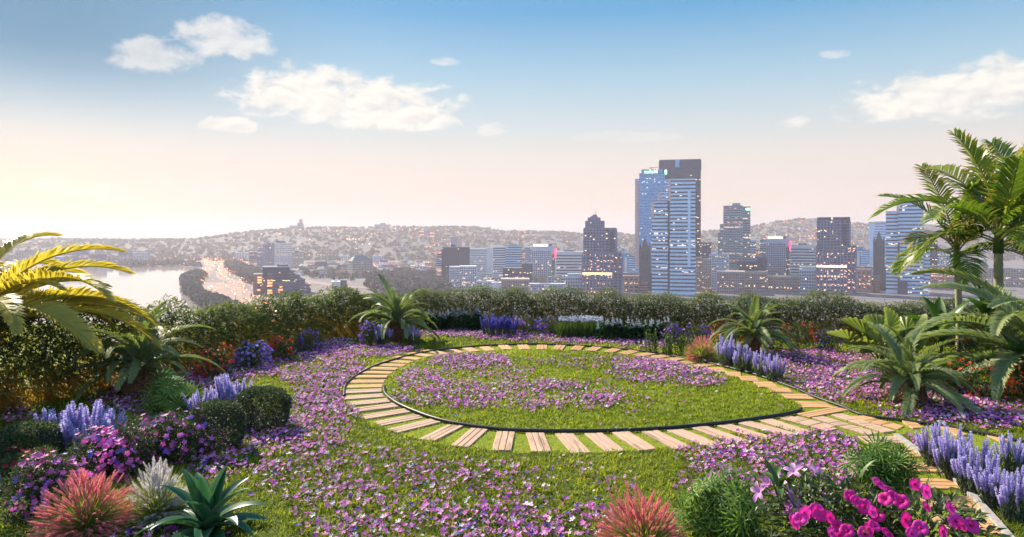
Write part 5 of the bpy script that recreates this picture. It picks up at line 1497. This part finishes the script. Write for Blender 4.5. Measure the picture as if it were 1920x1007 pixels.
lavender(776, 647, 26, 42, 20, 'lavender clump furthest right of the back left cycad', gA, thick=.8)
gB = 'lavender clumps in a row by the right arm of the path'
lavender(1364, 690, 36, 66, 30, 'lavender clump next to the pink fountain grass, tallest of the row', gB, thick=.8)
lavender(1396, 699, 34, 60, 28, 'second lavender clump from the pink fountain grass', gB, thick=.8)
lavender(1430, 708, 30, 56, 24, 'third lavender clump from the pink fountain grass', gB, thick=.8)
lavender(1455, 717, 34, 58, 28, 'last lavender clump of the row, farthest from the pink fountain grass', gB, thick=.8)
for i, (a, b) in enumerate([(916, 632), (936, 633), (957, 633)]):
    lavender(a, b, 28, 46, 26, ('left', 'middle', 'right')[i] + ' of three deep blue salvia clumps in the back border', 'blue salvia clumps in the back border', 'sal', .5, 'salvia', thick=.9)
gC = 'tall lavender clumps beside the right-hand path'
for i, (a, b, w_, h_) in enumerate([(1762, 880, 48, 96), (1795, 905, 56, 112), (1838, 935, 66, 122), (1872, 960, 44, 100)]):
    lavender(a, b, w_, h_, 34, ('tall lavender clump nearest the forecourt planks', 'second tall lavender clump from the forecourt', 'largest tall lavender clump in the row by the stone edging', 'fourth tall lavender clump, before the right-edge ones')[i], gC, thick=.75, frac=.5)
lavender(1908, 892, 44, 84, 26, 'tall lavender clump at the right edge, farther back', gC, thick=.8, frac=.55)
lavender(1915, 985, 52, 112, 30, 'tall lavender clump at the right edge, nearest the camera', gC, thick=.75, frac=.5)
gD = 'broad lavender masses in the left border'
lavender(92, 856, 84, 92, 44, 'left part of the thick lavender mass above the azaleas', gD, thick=1.15, frac=.62)
lavender(145, 868, 92, 116, 58, 'tallest middle part of the thick lavender mass above the azaleas', gD, thick=1.15, frac=.62)
lavender(192, 852, 66, 86, 38, 'right part of the thick lavender mass above the azaleas', gD, thick=1.15, frac=.62)
lavender(372, 792, 62, 66, 30, 'lavender clump behind the left box shrub', gD, thick=1.1, frac=.6)
lavender(425, 779, 84, 80, 42, 'lavender clump behind the right box shrub', gD, thick=1.1, frac=.6)

# ---------------------------------------------------------------- fountain grasses
m_stem = leaf_mat('grass_stem', [(0, (0.10, 0.14, 0.025)), (.6, (0.30, 0.36, 0.08)), (1, (0.48, 0.50, 0.15))], .4, .6, .15)
m_pinkpl = leaf_mat('pink_plume', [(0, (0.52, 0.12, 0.15)), (.5, (0.76, 0.27, 0.29)), (1, (0.88, 0.50, 0.50))], .4, .7, .1, .25, tcol=(1.1, .95, .9))
m_whitepl = leaf_mat('white_plume', [(0, (0.50, 0.46, 0.46)), (.5, (0.70, 0.67, 0.66)), (1, (0.85, 0.82, 0.80))], .4, .7, .1, .2, tcol=(1.05, 1, 1))
def plume_mesh(mat):
    mb_ = MB(); n = 130
    z = rng.random(n); a = rng.uniform(0, 6.28, n)
    rr = .056 * np.sin(np.pi * np.clip(z * .85 + .12, 0, 1)) ** .7 + .012
    D_ = np.stack([np.cos(a) * .45, np.sin(a) * .45, np.ones(n)], 1)
    mb_.scatter([(-.06, 0, 0), (.06, 0, 0), (0, 1, 0)], [(0, 1, 2)], dirm(D_, rng.uniform(0, 6.3, n), rr * 2.6), np.stack([np.cos(a) * rr * .2, np.sin(a) * rr * .2, z * .86], 1), np.clip(.45 + rng.normal(0, .2, n) + .15 * z, 0, 1))
    mb_.tube([(0, 0, 0), (0, 0, .35), (0, 0, .9)], [.02, .034, .006], 5, .35)
    return mb_.mesh('plume', mat)
PLM = {'pink': [plume_mesh(m_pinkpl) for _ in range(3)], 'white': [plume_mesh(m_whitepl) for _ in range(3)]}
def fountain(px, py, w, h, n, kind, label, group=None):
    gx, gy = ground(px, py); s_ = gy / FL
    R_, H = w * s_ / 2, h * s_
    r = tag(empty('fountain_grass', (gx, gy + R_ * .4, 0)), label, 'ornamental grass', group)
    skx, sky_ = rng.uniform(-.10, .10), rng.uniform(-.08, .08)
    u_ = rng.random(n) ** .8; th = np.arccos(1 - u_ * 1.06); ph = np.arange(n) * 2.39996
    mats, st, P = [], MB(), []
    for i in range(n):
        o = Vector((math.sin(th[i]) * math.cos(ph[i]) + skx, math.sin(th[i]) * math.sin(ph[i]) + sky_, math.cos(th[i])))
        k = rng.uniform(.70, 1.05) * (.96 + .08 * math.sin(ph[i] * 2 + px))
        e = Vector((o.x * R_, o.y * R_, o.z * H * .92 + H * .08)) * k
        side = .45 < th[i] < 1.35
        if side and rng.random() < .42: continue
        pl = .36 * max(R_, H) * rng.uniform(.75, 1.1) * (.72 if side else 1)
        d = (o + Vector((rng.normal(0, .13), rng.normal(0, .13), 0)) + Vector((0, 0, -.12 * math.sin(th[i]) + .12))).normalized()
        b = e - d * pl
        if b.z < .03: b.z = .03 + rng.random() * .1
        base = Vector((o.x * R_ * .10, o.y * R_ * .10, 0))
        mid = base.lerp(b, .5) + Vector((0, 0, H * .10))
        st.tube([tuple(base), tuple(mid), tuple(b)], [.004, .0035, .0025], 3, .45 + .3 * rng.random(), cap=False)
        M3 = dirm(np.array([[d.x, d.y, d.z]]), [rng.uniform(0, 6)], [1.0])[0] @ np.array([[1, 0, 0], [0, 0, 1], [0, -1, 0]], float)
        P.append((b.y - b.z * .7, npM(M3 * pl, b)))
    P.sort(key=lambda q: q[0]); mats = [q[1] for q in P]
    m = 1300
    a = rng.uniform(0, 6.28, m); t2 = np.arccos(1 - rng.random(m) * 1.0)
    D = np.stack([np.sin(t2) * np.cos(a), np.sin(t2) * np.sin(a), np.cos(t2) + .15], 1)
    V, F = t_blade(.016, 1.0, .18)
    st.scatter(V, F, dirm(D, rng.normal(0, .4, m), rng.uniform(.5, .86, m) * max(H, R_)), D * 0.03 + rng.normal(0, .03, (m, 3)) * [1, 1, 0], np.clip(.5 + rng.normal(0, .25, m), 0, 1))
    st.build('stems', m_stem, r)
    parts_or_stuff('plume', PLM[kind], mats, r)
fountain(140, 1012, 206, 126, 620, 'pink', 'pink fountain grass in the bottom left foreground', 'pink fountain grasses')
fountain(1216, 1058, 206, 136, 620, 'pink', 'pink fountain grass at the bottom right of centre', 'pink fountain grasses')
fountain(1320, 679, 66, 56, 300, 'pink', 'small pink fountain grass at the back right by the lavender row', 'pink fountain grasses')
fountain(280, 988, 150, 126, 470, 'white', 'white-plumed fountain grass beside the pink one')

# ---------------------------------------------------------------- agave-like rosette
m_agave = leaf_mat('agave_leaf', [(0, (0.014, 0.06, 0.028)), (.5, (0.03, 0.11, 0.05)), (1, (0.13, 0.24, 0.11))], .22, .35, .5, .2)
gx, gy = ground(388, 1003); s_ = gy / FL
r = tag(empty('agave_plant', (gx, gy, 0)), 'broad-leaved green agave in the bottom left foreground', 'plant')
LA = 118 * s_
AG = [[strap_mesh('leaf', LA * random.uniform(.9, 1.08), LA * .27, e, b, m_agave, .45, .42, (.25, .75), 14) for _ in range(2)] for e, b in ((84, 22), (66, 45), (48, 62), (32, 62), (18, 45))]
for i in range(24):
    f = (i + .5) / 24; a = i * 2.39996 + .4
    child('leaf', random.choice(AG[min(4, int(f * 5))]), r, Matrix.Translation((math.cos(a) * .03, math.sin(a) * .03, .10 - .06 * f)) @ Matrix.Rotation(a, 4, 'Z') @ Matrix.Rotation(random.uniform(-.2, .2), 4, 'X'))

# ---------------------------------------------------------------- small fan-leaved shrubs (papyrus-like)
m_fan = leaf_mat('fan_leaf', [(0, (0.018, 0.055, 0.014)), (.5, (0.075, 0.165, 0.028)), (1, (0.27, 0.38, 0.08))], .38, .55, .2, .7)
def star_mesh(n=13, mat=None):
    mb_ = MB()
    for i in range(n):
        a = 2 * math.pi * (i / n) * .93; dr = random.uniform(.08, .3)
        d = Vector((math.cos(a), math.sin(a), .25)); sd = Vector((-math.sin(a), math.cos(a), 0)) * .05
        mb_.add([(0, 0, 0), tuple(d * .55 + sd), tuple(d * .55 - sd), tuple(Vector((math.cos(a), math.sin(a), .25 - dr)))], [(0, 2, 1), (1, 2, 3)], [.4, .55, .55, .75])
    return mb_.mesh('fan_leaf', mat or m_fan)
STAR = [star_mesh() for _ in range(4)]
def fanshrub(px, py, w, h, n, ls, label, group='small fan-leaved shrubs'):
    gx, gy = ground(px, py); s_ = gy / FL
    R_, H = w * s_ / 2, h * s_
    r = tag(empty('fan_leaf_shrub', (gx, gy + R_ * .6, 0)), label, 'shrub', group)
    P, d = shell(n, R_, R_ * .85, H, 9, .2)
    P = P * rng.uniform(.72, 1.12, (n, 1)); nrm = d + np.array([0, -.25, .5]) + rng.normal(0, .45, (n, 3))
    M = normm(nrm, rng.uniform(0, 6.3, n), rng.uniform(.75, 1.2, n) * ls)
    o_ = np.argsort(P[:, 1] - P[:, 2])
    parts_or_stuff('fan_leaf', STAR, [npM(M[i], P[i]) for i in o_], r)
    mb_ = MB()
    for i in range(0, n, 3):
        e = P[i]; mb_.tube([(e[0] * .15, e[1] * .15, 0), (e[0] * .6, e[1] * .6, e[2] * .6), tuple(e)], [.006, .005, .003], 3, .3, cap=False)
    mb_.build('stems', m_fan, r)
fanshrub(302, 790, 108, 70, 125, .30, 'papyrus-like green shrub between the hedge and the box shrubs')
fanshrub(1372, 1030, 180, 116, 125, .29, 'fan-leaved green shrub right of the bottom pink fountain grass')
fanshrub(1672, 925, 120, 80, 110, .26, 'small fan palm shrub beside the right-hand planks')

# ---------------------------------------------------------------- lily and petunia in the right foreground
def petal_flower(mat, name, n, L, w, e0, bend, core=None):
    me = strap_mesh('petal', L, w, e0, bend, mat, .25, .58, (.25, .75), 7)
    co = np.empty(len(me.vertices) * 3, np.float32); me.vertices.foreach_get('co', co); co = co.reshape(-1, 3)
    F = [tuple(p.vertices) for p in me.polygons]; t = np.array([a.value for a in me.attributes['tint'].data])
    mb_ = MB()
    for i in range(n):
        a = 2 * math.pi * i / n + random.uniform(-.15, .15)
        Rz = np.array([[math.cos(a), -math.sin(a), 0], [math.sin(a), math.cos(a), 0], [0, 0, 1]])
        mb_.add(co @ Rz.T * random.uniform(.88, 1.08), F, np.clip(t + random.uniform(-.2, .25), 0, 1))
    return mb_.mesh(name, mat, True)
def petunia_mesh(mat, r=1.0):
    mb_ = MB(); k = 30; V, T_ = [], []
    for rr, z in ((.06, -.75), (.12, -.30), (.30, -.06), (.65, .04), (.92, .02), (1.0, -.06)):
        for j in range(k):
            a = 2 * math.pi * j / k
            lob = 1 - .12 * (abs(math.cos(2.5 * a)) < .38) * (rr > .8) ; ru = .06 * math.sin(5 * a + 1) * rr + random.uniform(-.02, .02) * (rr > .5)
            V.append((math.cos(a) * rr * lob, math.sin(a) * rr * lob, z + ru)); T_.append(.05 if rr < .25 else .35 + .35 * rr + .1 * math.cos(5 * a))
    F = [(i * k + j, i * k + (j + 1) % k, (i + 1) * k + (j + 1) % k, (i + 1) * k + j) for i in range(5) for j in range(k)]
    mb_.add(V, F, np.clip(T_, 0, 1))
    return mb_.mesh('flower', mat, True)
gx, gy = ground(1665, 1075); s_ = gy / FL
r = tag(empty('petunia_bush', (gx, gy, 0)), 'bush of large magenta petunias in the right foreground', 'shrub')
n = 3000; P, d = shell(n, 1.45, .8, 1.05, 15, .2); P[:, 2] *= 1.0
V, F = t_leaf(.42, 1.0, .2, .2)
mb = MB(); mb.scatter(V, F, dirm(d * .8 + rng.normal(0, .5, (n, 3)) + [0, -.1, .2], rng.normal(0, .6, n), rng.uniform(.08, .17, n)), P, np.clip(.55 + rng.normal(0, .22, n), 0, 1)); mb.build('foliage', SM['dark'], r)
mb = MB()
for i in range(14):
    e = P[rng.integers(n)] * .85; mb.tube([(rng.normal(0, .1), rng.normal(0, .06), -.02), tuple(e * [.5, .5, .5]), tuple(e)], [.014, .01, .005], 5, cap=False)
mb.build('stems', m_twig, r)
PT = [petunia_mesh(PM['magenta']) for _ in range(4)]
blooms = [(1648, 905), (1665, 918), (1716, 908), (1737, 921), (1738, 950), (1783, 952), (1793, 977), (1805, 985), (1769, 997), (1822, 985), (1595, 930), (1605, 938), (1620, 950), (1660, 935), (1672, 930), (1636, 958), (1645, 965), (1640, 985), (1630, 992), (1622, 1000), (1510, 962), (1490, 978), (1500, 972), (1530, 958), (1540, 965), (1557, 970), (1570, 985), (1588, 995), (1575, 1003), (1700, 975), (1665, 1000), (1560, 1000), (1725, 990), (1690, 940), (1710, 1000)]
inv = r.matrix_basis.inverted() if False else None
for i, (a, b) in enumerate(blooms):
    Yf = gy - .75 + .55 * max(0, (1000 - b) / 110) + random.uniform(-.1, .12)
    loc = np.array([(a - 960) / FL * Yf - gx, Yf - gy, EYE - (b - HZ) / FL * Yf])
    nrm = np.array([[random.uniform(-.6, .6), random.uniform(-1.1, -.35), random.uniform(.15, .9)]])
    sc_ = .080 * random.uniform(.78, 1.12)
    child('flower', PT[i % 4], r, npM(normm(nrm, [random.uniform(0, 6)], [sc_])[0], loc))
# lily-like plant with pale violet blooms
gx, gy = ground(1520, 1040); s_ = gy / FL
r = tag(empty('lily_plant', (gx, gy, 0)), 'leafy plant with pale violet lily-like blooms left of the petunias', 'plant')
LM = [strap_mesh('leaf', .42, .09, e, b, SM['green'], .35, .4, (.35, .7), 8) for e, b in ((75, 40), (50, 60), (30, 50))]
mb = MB()
for q in range(9):
    bx, by = random.uniform(-.5, .5), random.uniform(-.3, .3); hh = random.uniform(.55, 1.05); ex, ey = bx * 1.5, by * 1.3
    mb.tube([(bx * .3, by * .3, 0), (bx, by, hh * .5), (ex, ey, hh)], [.014, .011, .006], 5, cap=False)
    for k_ in range(10):
        t = random.uniform(.2, 1); a = random.uniform(0, 6.28)
        x_, y_, z_ = (bx * .3 + (ex - bx * .3) * t, by * .3 + (ey - by * .3) * t, hh * t)
        child('leaf', LM[k_ % 3], r, Matrix.Translation((x_, y_, z_)) @ Matrix.Rotation(a, 4, 'Z') @ Matrix.Scale(random.uniform(.55, 1.05), 4))
mb.build('stems', m_twig, r)
LF = [petal_flower(PM['lily'], 'flower', 5, .19, .080, 50, 70), petal_flower(PM['lily'], 'flower', 5, .185, .085, 35, 50), petal_flower(PM['lily'], 'flower', 5, .18, .072, 68, 50)]
for i, (a, b, nx_, ny_, nz_) in enumerate([(1488, 886, -.3, -.4, .8), (1528, 888, .5, -.3, .8), (1443, 908, -.6, -.3, .7), (1425, 922, -.8, -.4, .3), (1488, 940, 0, -1, .35), (1545, 935, .2, -1, .4), (1484, 955, -.2, -1, -.2)]):
    Yf = gy - .35 + (0 if b > 930 else .3)
    child('flower', LF[i % 3], r, npM(normm(np.array([[nx_, ny_, nz_]]), [i * 1.3], [.82 if i < 5 else .75])[0], ((a - 960) / FL * Yf - gx, Yf - gy, EYE - (b - HZ) / FL * Yf)))

# ---------------------------------------------------------------- back border beds
m_icebloom = PM['ice']
icespike = []
for _ in range(2):
    mb = MB(); n = 60; z = rng.random(n); a = rng.uniform(0, 6.28, n); rr = .10 * (1 - z * .75)
    mb.scatter([(0, 0, 0), (-.4, .6, .1), (.4, .6, .1), (0, 1, 0)], [(0, 2, 3, 1)], dirm(np.stack([np.cos(a), np.sin(a), np.full(n, .7)], 1), rng.normal(0, .5, n), rr * 1.2), np.stack([np.cos(a) * rr * .2, np.sin(a) * rr * .2, z], 1), rng.random(n))
    icespike.append(mb.mesh('flower_spike', m_icebloom))
def spikebed(px, py, w, h, n, label, group):
    """leafy hosta-like plant with pale flower spikes"""
    gx, gy = ground(px, py); s_ = gy / FL; R_, H = w * s_ / 2, h * s_
    r = tag(empty('white_spiked_plant', (gx, gy + .35, 0)), label, 'plant', group)
    m = 420; P, d = shell(m, R_, .4, H * .62, 8, .2)
    V, F = t_leaf(.5, 1, .2, .25)
    mb_ = MB(); mb_.scatter(V, F, dirm(d * .6 + rng.normal(0, .4, (m, 3)) + [0, -.1, .5], rng.normal(0, .5, m), rng.uniform(.12, .24, m)), P, np.clip(.5 + rng.normal(0, .25, m), 0, 1)); mb_.build('foliage', SM['bed'], r)
    for i in range(n):
        x_ = random.uniform(-.95, .95) * R_; z_ = H * random.uniform(.5, .78)
        child('flower_spike', icespike[i % 2], r, Matrix.Translation((x_, random.uniform(-.3, .2), z_)) @ Matrix.Rotation(random.uniform(-.12, .12), 4, 'Y') @ Matrix.Diagonal((.75, .75, H * random.uniform(.18, .36), 1)))
for i, a in enumerate((812, 838, 866, 892)):
    spikebed(a, 622, 34, 44, 8, ('first', 'second', 'third', 'fourth')[i] + ' white-spiked plant counting right from the back left cycad', 'white-spiked plants left of the salvia')
for i, a in enumerate((1138, 1166, 1194, 1222, 1246)):
    spikebed(a, 641, 34, 46, 7, ('first', 'second', 'third', 'fourth', 'fifth')[i] + ' white-spiked plant counting right from the strappy green clump', 'white-spiked plants right of the strappy clump')
def strappy(px, py, w, h, label, group):
    gx, gy = ground(px, py); s_ = gy / FL; R_, H = w * s_ / 2, h * s_
    r = tag(empty('strappy_plant', (gx, gy + .3, 0)), label, 'plant', group)
    m = 420; V, F = t_blade(.045, 1, .12)
    x_ = rng.uniform(-1, 1, m) * R_; D = np.stack([rng.normal(0, .22, m), rng.normal(-.05, .25, m), np.ones(m)], 1)
    mb_ = MB(); mb_.scatter(V, F, dirm(D, rng.uniform(0, 6.3, m), rng.uniform(.6, .9, m) * H), np.stack([x_, rng.uniform(-.3, .3, m), np.zeros(m)], 1), np.clip(.55 + rng.normal(0, .2, m), 0, 1)); mb_.build('foliage', SM['green'], r)
    k = 120
    mb_ = MB(); mb_.scatter(*FV5l, normm(rng.normal(0, .6, (k, 3)) + [0, -.5, .7], rng.uniform(0, 6, k), rng.uniform(.03, .055, k)), np.stack([rng.uniform(-1, 1, k) * R_, rng.uniform(-.3, .3, k), H * rng.uniform(.82, 1.02, k)], 1), rng.random(k))
    o = mb_.build('flowers', PM['ice'], r); o['kind'] = 'stuff'
for i, a in enumerate((1064, 1092, 1116)):
    strappy(a, 636, 32, 40, ('left', 'middle', 'right')[i] + ' of three strappy green clumps with pale blue flower heads', 'strappy green clumps in the back border')
# upright pale-green plants
def upright(px, py, w, h, label):
    gx, gy = ground(px, py); s_ = gy / FL; R_, H = w * s_ / 2, h * s_
    r = tag(empty('upright_plant', (gx, gy + .2, 0)), label, 'plant', 'upright green plants left of the pink fountain grass')
    mb_ = MB(); V, F = t_leaf(.4, 1, .2, .1)
    for i in range(13):
        b = np.array([random.uniform(-.7, .7) * R_, random.uniform(-.15, .15), 0]); e = b + [random.gauss(0, .06) + b[0] * .25, random.gauss(0, .05), H * random.uniform(.65, 1.02)]
        mb_.tube([tuple(b), tuple(e)], [.009, .004], 4, .35, cap=False)
        m = 46; t = rng.random(m); a = rng.uniform(0, 6.28, m)
        mb_.scatter(V, F, dirm(np.stack([np.cos(a), np.sin(a), np.full(m, 1.1)], 1), rng.normal(0, .4, m), rng.uniform(.05, .09, m)), b + (e - b) * t[:, None], np.clip(.6 + rng.normal(0, .2, m), 0, 1))
    mb_.build('foliage', SM['green'], r)
for i, (a, b) in enumerate(((1224, 664), (1253, 668), (1280, 672))):
    upright(a, b, 28, 44, ('left', 'middle', 'right')[i] + ' of three upright green leafy plants by the ring path')
